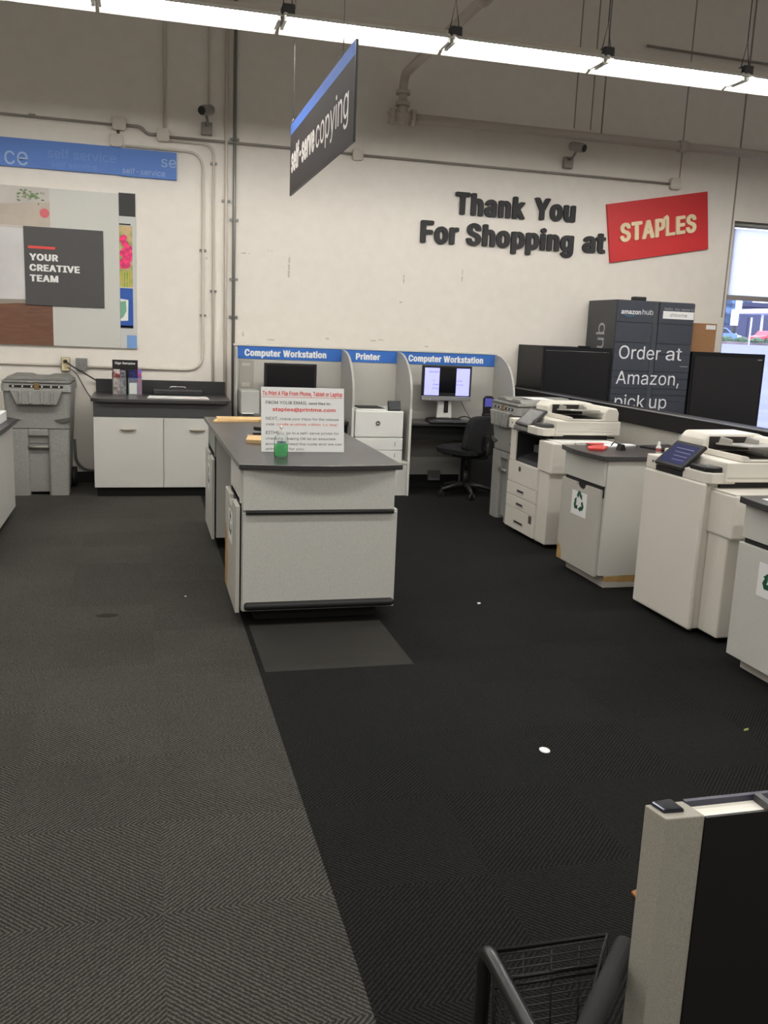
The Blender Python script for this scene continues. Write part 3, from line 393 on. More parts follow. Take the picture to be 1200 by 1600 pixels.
# ------------------------------------------------------------------ materials
def carpet_mat():
    m = bpy.data.materials.new('carpet_tiles'); m.use_nodes = True; N, L = nt(m); b = N['Principled BSDF']
    b.inputs['Roughness'].default_value = .95; b.inputs['Specular IOR Level'].default_value = .12
    t = N.new('ShaderNodeTexCoord'); s = N.new('ShaderNodeSeparateXYZ'); L.new(t.outputs['Object'], s.inputs[0])
    M = lambda op, a, bb=None, c=None: math_node(N, L, op, a, bb, c)
    x = M('DIVIDE', M('SUBTRACT', s.outputs[0], .04), .4985); y = M('DIVIDE', M('SUBTRACT', s.outputs[1], 2.368), .4985)
    ix = M('FLOOR', x); iy = M('FLOOR', y); u = M('FRACT', x); v = M('FRACT', y)
    par = M('FLOORED_MODULO', M('ADD', ix, iy), 2)
    sg = M('SUBTRACT', M('MULTIPLY', par, 2), 1)
    st = M('ADD', u, M('MULTIPLY', sg, v))
    nz = N.new('ShaderNodeTexNoise'); nz.inputs['Scale'].default_value = 90; nz.inputs['Detail'].default_value = 3; L.new(t.outputs['Object'], nz.inputs['Vector'])
    ph = M('ADD', M('MULTIPLY', st, 28), M('MULTIPLY', nz.outputs['Fac'], .8))
    wv = M('MULTIPLY_ADD', M('SINE', M('MULTIPLY', ph, 2*PI)), .5, .5)
    n2 = N.new('ShaderNodeTexNoise'); n2.inputs['Scale'].default_value = 190; n2.inputs['Detail'].default_value = 2; L.new(t.outputs['Object'], n2.inputs['Vector'])
    fac = M('MULTIPLY', M('POWER', wv, 1.4), M('MULTIPLY_ADD', n2.outputs['Fac'], 2.6, -.45))
    # unworn rectangle in front of the island, without the ribs standing out
    def win(a, lo, hi): return M('MULTIPLY', M('GREATER_THAN', a, lo), M('LESS_THAN', a, hi))
    patch = M('MULTIPLY', win(s.outputs[0], .56, 1.32), win(s.outputs[1], 4.17, 4.9))
    fac = M('ADD', M('MULTIPLY', fac, M('SUBTRACT', 1, patch)), M('MULTIPLY', patch, M('MULTIPLY', n2.outputs['Fac'], .9)))
    def mix(f, a, bcol):
        k = N.new('ShaderNodeMix'); k.data_type = 'RGBA'
        for inp, val in (('Factor', f), ('A', a), ('B', bcol)):
            if isinstance(val, tuple): k.inputs[inp].default_value = val
            elif isinstance(val, (int, float)): k.inputs[inp].default_value = val
            else: L.new(val, k.inputs[inp])
        return k.outputs['Result']
    left = mix(fac, CARPET_L[0], CARPET_L[1]); right = mix(fac, CARPET_R[0], CARPET_R[1])
    right = mix(M('MULTIPLY', patch, .3), right, CARPET_L[1])
    c = mix(M('GREATER_THAN', s.outputs[0], .532), left, right)
    # per-tile tint and traffic wear
    cv = N.new('ShaderNodeCombineXYZ'); L.new(ix, cv.inputs[0]); L.new(iy, cv.inputs[1])
    wn = N.new('ShaderNodeTexWhiteNoise'); wn.noise_dimensions = '2D'; L.new(cv.outputs[0], wn.inputs['Vector'])
    n3 = N.new('ShaderNodeTexNoise'); n3.inputs['Scale'].default_value = .9; n3.inputs['Detail'].default_value = 4; L.new(t.outputs['Object'], n3.inputs['Vector'])
    k = M('MULTIPLY', M('MULTIPLY_ADD', wn.outputs['Value'], .14, .93), M('MULTIPLY_ADD', n3.outputs['Fac'], .7, .65))
    # dark spill
    dx = M('DIVIDE', M('SUBTRACT', s.outputs[0], -.215), .075); dy = M('DIVIDE', M('SUBTRACT', s.outputs[1], 5.17), .045)
    d = M('ADD', M('ADD', M('MULTIPLY', dx, dx), M('MULTIPLY', dy, dy)), M('MULTIPLY', nz.outputs['Fac'], 1.2))
    k = M('MULTIPLY', k, M('MULTIPLY_ADD', M('LESS_THAN', d, 1.3), -.55, 1))
    sc_ = N.new('ShaderNodeVectorMath'); sc_.operation = 'SCALE'; L.new(c, sc_.inputs[0]); L.new(k, sc_.inputs['Scale'])
    L.new(sc_.outputs[0], b.inputs['Base Color'])
    bp = N.new('ShaderNodeBump'); bp.inputs['Strength'].default_value = .25; bp.inputs['Distance'].default_value = .003
    L.new(fac, bp.inputs['Height']); L.new(bp.outputs['Normal'], b.inputs['Normal'])
    return m
def wall_mat():
    m = bpy.data.materials.new('painted_block'); m.use_nodes = True; N, L = nt(m); b = N['Principled BSDF']
    b.inputs['Roughness'].default_value = .75; b.inputs['Specular IOR Level'].default_value = .25
    t = N.new('ShaderNodeTexCoord'); s = N.new('ShaderNodeSeparateXYZ'); L.new(t.outputs['Object'], s.inputs[0])
    M = lambda op, a, bb=None, c=None: math_node(N, L, op, a, bb, c)
    n = N.new('ShaderNodeTexNoise'); n.inputs['Scale'].default_value = 9; n.inputs['Detail'].default_value = 5; L.new(t.outputs['Object'], n.inputs['Vector'])
    # scuffs and torn paint above the workstations
    spots = [(1.49, 2.29, .018, .17), (1.92, 1.56, .03, .02), (1.31, 1.53, .06, .012), (2.43, 1.56, .05, .015), (2.52, 1.57, .04, .012), (2.73, 1.99, .03, .02),
             (2.75, 2.23, .012, .07), (3.42, 2.3, .012, .10), (.64, 2.33, .02, .02), (1.03, 2.40, .07, .01), (1.02, 1.58, .02, .035), (3.05, 1.52, .04, .012), (1.3, 2.44, .05, .006)]
    tot = None
    for cx, cz, rx, rz in spots:
        dx = M('DIVIDE', M('SUBTRACT', s.outputs[0], cx), rx); dz = M('DIVIDE', M('SUBTRACT', s.outputs[2], cz), rz)
        q = M('SUBTRACT', 1.25, M('ADD', M('MULTIPLY', dx, dx), M('MULTIPLY', dz, dz)))
        q = M('MAXIMUM', q, 0); tot = q if tot is None else M('MAXIMUM', tot, q)
    n2 = N.new('ShaderNodeTexNoise'); n2.inputs['Scale'].default_value = 38; n2.inputs['Detail'].default_value = 4; L.new(t.outputs['Object'], n2.inputs['Vector'])
    f = M('MULTIPLY', M('GREATER_THAN', M('MULTIPLY', tot, M('POWER', n2.outputs['Fac'], 1.5)), .30), .45)
    mx = N.new('ShaderNodeMix'); mx.data_type = 'RGBA'; L.new(f, mx.inputs['Factor'])
    r = N.new('ShaderNodeMix'); r.data_type = 'RGBA'; L.new(n.outputs['Fac'], r.inputs['Factor'])
    r.inputs['A'].default_value = rgb(230, 224, 214); r.inputs['B'].default_value = rgb(240, 235, 227)
    L.new(r.outputs['Result'], mx.inputs['A']); mx.inputs['B'].default_value = rgb(140, 134, 126)
    L.new(mx.outputs['Result'], b.inputs['Base Color'])
    bp = N.new('ShaderNodeBump'); bp.inputs['Strength'].default_value = .15; bp.inputs['Distance'].default_value = .004
    n3 = N.new('ShaderNodeTexNoise'); n3.inputs['Scale'].default_value = 60; L.new(t.outputs['Object'], n3.inputs['Vector'])
    L.new(n3.outputs['Fac'], bp.inputs['Height']); L.new(bp.outputs['Normal'], b.inputs['Normal'])
    return m
def worn_mat(name, cx, cy, cz, rx, ry, rz):
    """grey laminate with the brown board showing through a chipped area (object space)"""
    m = bpy.data.materials.new(name); m.use_nodes = True; N, L = nt(m); b = N['Principled BSDF']
    b.inputs['Roughness'].default_value = .5
    t = N.new('ShaderNodeTexCoord'); s = N.new('ShaderNodeSeparateXYZ'); L.new(t.outputs['Object'], s.inputs[0])
    M = lambda op, a, bb=None, c=None: math_node(N, L, op, a, bb, c)
    n = N.new('ShaderNodeTexNoise'); n.inputs['Scale'].default_value = 220; n.inputs['Detail'].default_value = 3; L.new(t.outputs['Object'], n.inputs['Vector'])
    n2 = N.new('ShaderNodeTexNoise'); n2.inputs['Scale'].default_value = 14; n2.inputs['Detail'].default_value = 5; L.new(t.outputs['Object'], n2.inputs['Vector'])
    d = None
    for i, (c, r) in enumerate(((cx, rx), (cy, ry), (cz, rz))):
        q = M('DIVIDE', M('SUBTRACT', s.outputs[i], c), r); q = M('MULTIPLY', q, q); d = q if d is None else M('ADD', d, q)
    f = M('LESS_THAN', M('ADD', d, M('MULTIPLY', n2.outputs['Fac'], .9)), 1.35)
    a = N.new('ShaderNodeMix'); a.data_type = 'RGBA'; L.new(n.outputs['Fac'], a.inputs['Factor'])
    a.inputs['A'].default_value = rgb(168, 165, 156); a.inputs['B'].default_value = rgb(205, 202, 194)
    w_ = N.new('ShaderNodeMix'); w_.data_type = 'RGBA'; L.new(n2.outputs['Fac'], w_.inputs['Factor'])
    w_.inputs['A'].default_value = rgb(150, 112, 62); w_.inputs['B'].default_value = rgb(206, 170, 112)
    mx = N.new('ShaderNodeMix'); mx.data_type = 'RGBA'; L.new(f, mx.inputs['Factor'])
    L.new(a.outputs['Result'], mx.inputs['A']); L.new(w_.outputs['Result'], mx.inputs['B']); L.new(mx.outputs['Result'], b.inputs['Base Color'])
    return m
def wood_mat(name, a, c, axis=0):
    m = bpy.data.materials.new(name); m.use_nodes = True; N, L = nt(m); b = N['Principled BSDF']
    b.inputs['Roughness'].default_value = .5
    t = N.new('ShaderNodeTexCoord'); mp = N.new('ShaderNodeMapping'); mp.inputs['Scale'].default_value = (2, 9, 14) if axis == 0 else (14, 9, 2)
    mp.inputs['Rotation'].default_value = (0, .12, 0)
    n = N.new('ShaderNodeTexNoise'); n.inputs['Scale'].default_value = 3; n.inputs['Detail'].default_value = 6; n.inputs['Distortion'].default_value = .6
    L.new(t.outputs['Object'], mp.inputs['Vector']); L.new(mp.outputs[0], n.inputs['Vector'])
    r = N.new('ShaderNodeMix'); r.data_type = 'RGBA'; L.new(n.outputs['Fac'], r.inputs['Factor'])
    r.inputs['A'].default_value = a; r.inputs['B'].default_value = c; L.new(r.outputs['Result'], b.inputs['Base Color'])
    return m

LAM = mat('grey_laminate', rgb(204, 203, 197), .45, speck=.10, scale=300)
LAME = mat('light_edge', rgb(214, 213, 206), .5)
LAMD = mat('grey_panel', rgb(186, 184, 177), .6, speck=.10, scale=160)
TOP = mat('black_speckled_top', rgb(62, 61, 62), .28, speck=.45, scale=420)
TOPE = mat('black_edge', rgb(26, 26, 27), .35)
BLK = mat('black_plastic', rgb(22, 22, 23), .4)
RUB = mat('black_rubber', rgb(26, 26, 26), .55)
KICK = mat('toe_kick', rgb(14, 14, 14), .7)
CRM = mat('copier_cream', rgb(226, 221, 211), .45)
CRM2 = mat('copier_cream_dark', rgb(196, 191, 182), .5)
GAP = mat('dark_gap', rgb(30, 30, 32), .6)
DGR = mat('dark_grey_plastic', rgb(66, 66, 68), .45)
MGR = mat('mid_grey_plastic', rgb(120, 120, 120), .5)
WHT = mat('white_plastic', rgb(232, 232, 228), .4)
PAP = mat('white_paper', rgb(240, 240, 240), .8)
BIN = mat('grey_bin_plastic', rgb(146, 146, 142), .55, speck=.14, scale=120)
BIND = mat('grey_bin_plastic_dark', rgb(126, 126, 122), .6, speck=.12, scale=120)
BLU = mat('blue_print', rgb(62, 112, 186), .5)
WTX = mat('white_print', rgb(240, 240, 238), .55)
GTX = mat('grey_print', rgb(110, 110, 112), .6)
BTX = mat('black_print', rgb(38, 38, 40), .6)
RTX = mat('red_print', rgb(226, 74, 68), .6)
RED = mat('red_sign', rgb(205, 38, 42), .5, speck=.04, scale=120)
CHR = mat('chrome', rgb(190, 192, 198), .15, metal=1)
STL = mat('galvanised', rgb(136, 136, 132), .45, metal=.5)
PNT = mat('painted_conduit', rgb(210, 203, 192), .6)
PNTD = mat('dusty_conduit', rgb(150, 144, 136), .6)
KRA = mat('kraft_board', rgb(202, 170, 122), .75, speck=.06, scale=60)
KRB = mat('brown_cardboard', rgb(160, 118, 82), .8, speck=.06, scale=40)
CHAR = mat('charcoal_panel', rgb(74, 72, 73), .6)
SIGN = mat('sign_charcoal', rgb(66, 62, 62), .85, spec=.2)
FAB = mat('black_fabric', rgb(21, 21, 24), .9, bump=.4, scale=500)
LOCK = mat('locker_slate', rgb(58, 63, 74), .5)
LOCKS = mat('locker_side', rgb(70, 71, 74), .5)
CABB = mat('cabinet_black', rgb(20, 21, 25), .45, spec=.3)
CABP = mat('cabinet_black_panel', rgb(20, 21, 26), .22)
GRN = mat('green_print', rgb(24, 84, 56), .6)
def clear_mat(name, tint, k=.1):
    m = bpy.data.materials.new(name); m.use_nodes = True; N, L = nt(m); N.remove(N['Principled BSDF'])
    a = N.new('ShaderNodeBsdfTransparent'); a.inputs[0].default_value = tint; g = N.new('ShaderNodeBsdfGlossy'); g.inputs['Roughness'].default_value = .08
    d = N.new('ShaderNodeBsdfDiffuse'); d.inputs[0].default_value = (.9, .92, .9, 1); m1 = N.new('ShaderNodeMixShader'); m1.inputs[0].default_value = k; m2 = N.new('ShaderNodeMixShader')
    f = N.new('ShaderNodeLayerWeight'); f.inputs[0].default_value = .12
    L.new(a.outputs[0], m1.inputs[1]); L.new(d.outputs[0], m1.inputs[2]); L.new(f.outputs['Fresnel'], m2.inputs[0]); L.new(m1.outputs[0], m2.inputs[1]); L.new(g.outputs[0], m2.inputs[2])
    L.new(m2.outputs[0], N['Material Output'].inputs[0]); return m
GLS = clear_mat('clear_plastic', (.95, .97, .96, 1))

# ------------------------------------------------------------------ shell of the store
WY = 9.75
b = MB(); b.quad((-6, -6, 0), (11, -6, 0), (11, WY, 0), (-6, WY, 0))
struct(b.build('floor', carpet_mat()))
wm = wall_mat()
WX0, WX1, WZ0, WZ1 = 6.79, 9.6, .42, 3.12
b = MB()
T = .22
b.box(-6.1, WX0, WY, WY+T, 0, 5.6); b.box(WX1, 11.1, WY, WY+T, 0, 5.6)
b.box(WX0, WX1, WY, WY+T, WZ1, 5.6); b.box(WX0, WX1, WY, WY+T, 0, WZ0)
struct(b.build('wall_back', wm))
b = MB(); b.box(-6.1, -6, -6, WY, 0, 5.6); struct(b.build('wall_left', wm))
b = MB(); b.box(11, 11.1, -6, WY, 0, 5.6); struct(b.build('wall_right', wm))
b = MB(); b.box(-6.1, 11.1, -6.1, -6, 0, 5.6); struct(b.build('wall_front', wm))
b = MB(); b.box(-6.1, 11.1, -6.1, WY+T, 5.6, 5.7); struct(b.build('ceiling', mat('ceiling_deck', rgb(238, 236, 230), .8)))
b = MB(); b.box(-6, WX0, WY-.012, WY, 0, .11); struct(b.build('baseboard_back', KICK))
# panel joints in the wall: shallow ribs
for k, (x, wd) in enumerate(((4.62, .012), (4.82, .012), (5.99, .012), (6.745, .02))):
    b = MB(); b.box(x, x+wd, WY-.004, WY, 3.95 if k < 2 else (3.45 if k == 2 else 2.0), 5.6)
    struct(b.build('trim_%d' % (k+1), PNTD))
# window: frame, mullion, glass, roller shade
b = MB(); fr = .05
b.box(WX0, WX0+fr, WY+.06, WY+.13, WZ0, WZ1); b.box(WX1-fr, WX1, WY+.06, WY+.13, WZ0, WZ1)
b.box(WX0+fr, WX1-fr, WY+.06, WY+.13, WZ1-fr, WZ1); b.box(WX0+fr, WX1-fr, WY+.06, WY+.13, WZ0, WZ0+fr)
b.box(8.2, 8.25, WY+.06, WY+.13, WZ0+fr, WZ1-fr)
win = struct(b.build('window_1', mat('window_aluminium', rgb(170, 170, 176), .4, metal=.6)))
gm = bpy.data.materials.new('window_glass'); gm.use_nodes = True; N, L = nt(gm)
N.remove(N['Principled BSDF']); g1 = N.new('ShaderNodeBsdfTransparent'); g2 = N.new('ShaderNodeBsdfGlossy'); g2.inputs['Roughness'].default_value = .02
fz = N.new('ShaderNodeFresnel'); fz.inputs['IOR'].default_value = 1.4; mx = N.new('ShaderNodeMixShader')
L.new(fz.outputs[0], mx.inputs[0]); L.new(g1.outputs[0], mx.inputs[1]); L.new(g2.outputs[0], mx.inputs[2]); L.new(mx.outputs[0], N['Material Output'].inputs[0])
g1.inputs[0].default_value = (.9, .92, 1, 1)
b = MB(); b.box(WX0+fr, 8.2, WY+.09, WY+.096, WZ0+fr, WZ1-fr); b.box(8.25, WX1-fr, WY+.09, WY+.096, WZ0+fr, WZ1-fr)
b.build('window_glass', gm, win)
sm = bpy.data.materials.new('shade_cloth'); sm.use_nodes = True; N, L = nt(sm)
N.remove(N['Principled BSDF']); d1 = N.new('ShaderNodeBsdfDiffuse'); d2 = N.new('ShaderNodeBsdfTranslucent'); mx = N.new('ShaderNodeMixShader'); mx.inputs[0].default_value = .9
for d in (d1, d2): d.inputs['Color'].default_value = (.97, .97, .97, 1)
L.new(d1.outputs[0], mx.inputs[1]); L.new(d2.outputs[0], mx.inputs[2]); L.new(mx.outputs[0], N['Material Output'].inputs[0])
t = thing('roller_shade', 'white roller shade drawn halfway down the storefront window', 'window shade', (8.2, WY+.03, 3.05))
b = MB(); b.box(WX0+.01, WX1-.01, WY+.03, WY+.033, 2.27, 3.04); b.build('shade_cloth', sm, t)
b = MB(); b.box(WX0+.01, WX1-.01, WY+.022, WY+.041, 2.21, 2.27, .004); b.build('bottom_rail', mat('shade_rail', rgb(150, 142, 140), .5), t)
b = MB(); b.cyl((WX0+.005, WY+.03, 3.08), (WX1-.005, WY+.03, 3.08), .03); b.build('roller', STL, t)

# ------------------------------------------------------------------ what stands outside the window
b = MB()
ys = [(9.98, -.08), (22, -.05), (60, 1.55), (68, 1.95), (130, 2.5), (200, 3)]
for (y0, z0), (y1, z1) in zip(ys, ys[1:]): b.quad((-20, y0, z0), (180, y0, z0), (180, y1, z1), (-20, y1, z1))
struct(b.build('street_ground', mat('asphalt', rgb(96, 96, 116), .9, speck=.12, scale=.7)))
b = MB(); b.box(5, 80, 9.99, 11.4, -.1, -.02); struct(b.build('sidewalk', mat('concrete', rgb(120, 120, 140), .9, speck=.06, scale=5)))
b = MB()
for k in range(5): b.box(9+k*3, 9.12+k*3, 14, 19, -.068, -.055)
o = b.build('parking_lines', PAP); o['kind'] = 'structure'
b = MB(); b.prism([(44, 1.6), (44, 2.05), (44.2, 2.12), (62, 2.12), (62.2, 2.05), (62.2, 1.6)], 67.5, 71, 'y', .03); tag(b.build('planter_island', mat('planter_soil', rgb(112, 98, 92), .95, speck=.3, scale=1)), 'brown mulch island along the street outside the window', 'planter')
leaf = mat('shrub_leaf', rgb(62, 84, 54), .8, speck=.4, scale=4)
def shrub(x, y, z, r, lab):
    b = MB(); nb = bmesh.new(); bmesh.ops.create_icosphere(nb, subdivisions=3, radius=1)
    for v in nb.verts:
        k = 1+random.uniform(-.16, .16); v.co = Vector((x+v.co.x*r*1.3*k, y+v.co.y*r*k, z+max(-.2, v.co.z)*r*.8+.165*r))
    b.merge(nb); return tag(b.build('shrub', leaf), lab, 'shrub', 'hedge shrubs outside the window')
for i in range(5):
    shrub(48.5+i*1.55, 69, 2.12, .5, 'low green hedge shrub seen through the window, %s from the wall edge' % ('first', 'second', 'third', 'fourth', 'fifth')[i])
t = thing('street_building', 'low dark grey building across the street beyond the window', 'building', (90, 112, 2.3))
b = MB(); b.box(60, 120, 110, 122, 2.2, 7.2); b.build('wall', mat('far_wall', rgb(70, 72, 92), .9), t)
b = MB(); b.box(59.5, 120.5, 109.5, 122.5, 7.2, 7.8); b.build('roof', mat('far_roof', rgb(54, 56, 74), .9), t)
for i in range(9):
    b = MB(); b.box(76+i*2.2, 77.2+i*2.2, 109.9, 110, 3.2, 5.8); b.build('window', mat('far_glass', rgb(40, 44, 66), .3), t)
t = thing('gas_canopy', 'white flat canopy on posts across the street', 'canopy', (72, 92, 2.1))
b = MB(); b.box(68.2, 80, 90, 96, 5.6, 6.1, .05); b.build('canopy_roof', mat('canopy_white', rgb(245, 245, 248), .5), t)
for x in (69.5, 78):
    b = MB(); b.box(x-.1, x+.1, 92.4, 92.6, 2.1, 5.6); b.build('post', WHT, t)
t = thing('pylon_sign', 'tall white roadside sign left of the white canopy', 'sign', (62.6, 88, 2.1))
b = MB(); b.box(62.4, 62.8, 87.8, 88.2, 2.1, 4.0); b.build('post', BLK, t)
b = MB(); b.box(62.3, 62.9, 87.7, 88.3, 4.0, 5.7, .05); b.build('sign_face', WHT, t)
b = MB(); b.box(62.7, 63.2, 87.75, 88.25, 5.7, 6.9, .05); b.build('top_panel', WHT, t)
b = MB(); b.cyl((46.0, 62.5, 1.5), (46.0, 62.5, 4.0), .06); tag(b.build('street_post', mat('post_grey', rgb(205, 205, 215), .5)), 'thin pale post at the street edge outside the window', 'post')
def car(x, y, z, L_, m, lab, rz):
    t = thing('car', lab, 'car', (x, y, z), rz, 'cars on the street')
    b = MB(); pr = [(-L_/2, .35), (-L_/2, .75), (-L_*.3, .9), (-L_*.17, 1.4), (L_*.22, 1.42), (L_*.36, .95), (L_/2, .85), (L_/2, .35)]
    b.prism(pr, -.85, .85, 'y', .06); b.build('body', m, t, local=True)
    b = MB(); b.prism([(-L_*.25, .92), (-L_*.14, 1.33), (L_*.19, 1.34), (L_*.3, .95)], -.87, .87, 'y'); b.build('side_window', BLK, t, local=True)
    for sx in (-.3, .3):
        for sy in (-.8, .8):
            b = MB(); b.cyl((L_*sx, sy-.1, .33), (L_*sx, sy+.1, .33), .33, 18); b.build('wheel', RUB, t, local=True)
car(64.2, 84, 2.1, 4.4, mat('car_red', rgb(200, 44, 40), .3), 'red car on the street beyond the window', .2)
car(68.3, 98, 2.22, 4.4, mat('car_white', rgb(225, 225, 230), .3), 'white car on the street left of the red car', .1)
car(53.2, 78, 2.05, 4.5, mat('car_blue', rgb(90, 120, 190), .3), 'blue car on the street beside the wall edge', 0)
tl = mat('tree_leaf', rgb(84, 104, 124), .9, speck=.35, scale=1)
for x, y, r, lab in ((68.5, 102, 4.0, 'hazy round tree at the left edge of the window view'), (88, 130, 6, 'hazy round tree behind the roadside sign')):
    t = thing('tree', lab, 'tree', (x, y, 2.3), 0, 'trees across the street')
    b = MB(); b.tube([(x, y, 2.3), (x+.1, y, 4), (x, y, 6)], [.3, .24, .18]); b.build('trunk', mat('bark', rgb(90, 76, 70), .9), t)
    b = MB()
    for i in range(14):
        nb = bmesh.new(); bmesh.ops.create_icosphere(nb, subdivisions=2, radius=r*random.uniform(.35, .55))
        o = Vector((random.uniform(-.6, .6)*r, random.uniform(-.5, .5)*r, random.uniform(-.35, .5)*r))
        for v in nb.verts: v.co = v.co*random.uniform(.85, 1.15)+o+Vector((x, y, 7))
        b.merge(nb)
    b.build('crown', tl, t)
# ------------------------------------------------------------------ ceiling: light row, sprinkler pipe
tube_m = mat('lit_tube', (1, 1, 1, 1), emit=LAMPC+(1,), es=TUBE)
refl = mat('white_reflector', rgb(238, 236, 230), .35)
hous = mat('fixture_housing', rgb(205, 196, 184), .5)
FY, FZ = 6.8, 3.735
def make_fixture(loc, label):
    t = thing('fluorescent_light', label, 'ceiling light', loc, 0, 'strip lights in the hanging row')
    b = MB(); b.box(0.01, 1.21, -.05, .05, .044, .085, .006); b.build('housing', hous, t, local=True)
    b = MB()
    for s in (-1, 1):
        b.prism([(s*.05, .042), (s*.20, -.02), (s*.204, -.014), (s*.054, .050)], .01, 1.21, 'x')
    b.box(.01, 1.21, -.05, .05, .040, .044); b.build('reflector', refl, t, local=True)
    for s in (-1, 1):
        b = MB(); b.cyl((.035, s*.075, .002), (1.185, s*.075, .002), .019, 12); b.build('tube', tube_m, t, local=True)
    for x in (.006, 1.185):
        b = MB(); b.box(x, x+.025, -.10, .10, -.018, .042, .004); b.build('lamp_holder', WHT, t, local=True)
    c = MB(); c.box(.002, .09, -.06, .06, .03, .115, .012)
    c.tube([(.01, 0, .11), (.045, 0, .30), (.08, 0, .11)], .004, 6); c.tube([(.045, 0, .3), (.045, 0, 1.85)], .004, 6)
    c.build('hanger', DGR, t, local=True)
    return t
def copy_tree(o, parent=None):
    c = o.copy(); COL.objects.link(c); c.parent = parent
    for ch in list(o.children): copy_tree(ch, c)
    return c
where = ['over the blue banner at far left', 'above the left security camera', 'just left of the hanging charcoal sign', 'just right of the hanging charcoal sign', 'above the black wall lettering', 'above the red wall sign', 'last before the right edge', 'past the right edge']
f0 = None
for i in range(8):
    lab = 'lit white strip light hung on chains, ' + where[i]
    x = .95+1.225*(i-3)
    if f0 is None: f0 = make_fixture((x, FY, FZ), lab)
    else:
        c = copy_tree(f0); c.location = (x, FY, FZ); c['label'] = lab

t = thing('sprinkler_pipe', 'thick painted sprinkler pipe running along the top of the back wall', 'pipe', (2.6, 9.55, 3.83))
PW = mat('painted_pipe', rgb(196, 188, 178), .55)
b = MB(); b.cyl((2.62, 9.55, 3.835), (10.8, 9.55, 3.835), .047); b.build('main_run', PW, t)
b = MB(); b.cyl((2.5, 9.55, 3.835), (2.7, 9.55, 3.835), .06); b.cyl((2.6, 9.55, 3.835), (2.6, 9.55, 3.95), .055); b.build('tee', PW, t)
for x in (2.49, 2.71):
    b = MB(); b.cyl((x-.018, 9.55, 3.835), (x+.018, 9.55, 3.835), .082)
    for a in range(4): b.cyl((x-.03, 9.55+.068*math.cos(a*PI/2+.6), 3.835+.068*math.sin(a*PI/2+.6)), (x+.03, 9.55+.068*math.cos(a*PI/2+.6), 3.835+.068*math.sin(a*PI/2+.6)), .010, 8)
    b.build('flange', PW, t)
for z in (3.96, 4.07):
    b = MB(); b.cyl((2.6, 9.55, z-.02), (2.6, 9.55, z+.02), .075); b.build('coupling', PW, t)
b = MB(); b.tube(fillet([(2.6, 9.55, 3.95), (2.6, 9.55, 4.24), (2.6, 3.0, 4.24)], .16), .045, 12); b.build('feed_run', PW, t)
b = MB(); b.cyl((2.6, 7.3, 4.24), (2.6, 7.2, 4.24), .06); b.build('coupling', PW, t)
b = MB(); b.cyl((5.82, 9.55, 3.835), (5.92, 9.55, 3.835), .062); b.tube([(5.87, 9.55, 3.88), (5.87, 9.72, 3.88)], .014, 8); b.build('clamp', PW, t)
b = MB(); b.cyl((4.86, 9.55, 3.88), (4.86, 9.55, 5.6), .008, 8); b.build('hanger_rod', PNTD, t)
# upper cable line across the top right corner
b = MB(); b.tube([(5.4, 9.70, 4.87), (7.6, 9.70, 4.84), (10.6, 9.70, 4.8)], .014, 8); tag(b.build('cable', PNTD), 'thin dark cable line high on the wall above the strip lights', 'cable')

# ------------------------------------------------------------------ conduits and boxes on the back wall
def conduit(pts, r, m, lab, fr=.08, straps=()):
    t = thing('conduit', lab, 'conduit', pts[0])
    b = MB(); b.tube(fillet(pts, fr) if len(pts) > 2 else pts, r, 10); b.build('pipe', m, t)
    for p in straps:
        b = MB(); b.box(p[0]-r*2.6, p[0]+r*2.6, WY-.03, WY-.002, p[2]-.012, p[2]+.012, .003); b.build('strap', STL, t)
    return t
cy = WY-.02
conduit([(.913, cy, 5.6), (.913, cy, .02)], .017, STL, 'bare grey metal conduit dropping down the wall beside the workstation', straps=[(.913, 0, 2.72), (.913, 0, 2.13), (.913, 0, 3.5), (.913, 0, 1.75)])
conduit([(.83, cy, 5.6), (.83, cy, .02)], .017, PNT, 'painted conduit left of the bare metal one, wall to floor', straps=[(.83, 0, 2.9)])
conduit([(-6, cy, 3.55), (-.26, cy, 3.53)], .012, PNTD, 'thin conduit running left above the blue banner', straps=[(-1.0, 0, 3.545)])
conduit([(-.15, cy, 3.535), (.0, cy, 3.535), (.06, cy, 3.47), (.17, cy, 3.475)], .016, PNTD, 'short sagging conduit between two junction boxes above the banner', .05)
conduit([(.27, cy, 3.465), (2.13, cy, 3.465)], .013, PNTD, 'long conduit from the junction box to behind the hanging sign', straps=[(1.5, 0, 3.465)])
conduit([(2.24, cy, 3.462), (5.86, cy, 3.462)], .013, PNTD, 'long conduit passing above the black wall lettering', straps=[(3.4, 0, 3.462), (4.3, 0, 3.462)])
conduit([(-.15, cy, 3.345), (.60, cy, 3.345), (.60, cy, 1.19), (-.55, cy, 1.19)], .013, PNT, 'cream conduit looping down the wall right of the mural', .17, straps=[(.60, 0, 2.4), (.60, 0, 1.75)])
conduit([(.27, cy, 3.43), (.705, cy, 3.43), (.705, cy, .02)], .013, PNT, 'cream conduit just right of the looping conduit, wall to floor', .12, straps=[(.705, 0, 3.25), (.705, 0, 2.0)])
conduit([(.225, cy, 3.53), (.235, cy, 5.6)], .012, PNT, 'cream conduit rising from the box left of the camera')
conduit([(.652, cy, 3.7), (.655, cy, 5.6)], .008, PNT, 'thin conduit rising above the left security camera')
conduit([(-.80, cy, 1.2), (-2.5, cy, 1.2)], .011, PNT, 'thin conduit running left from the cream outlet')
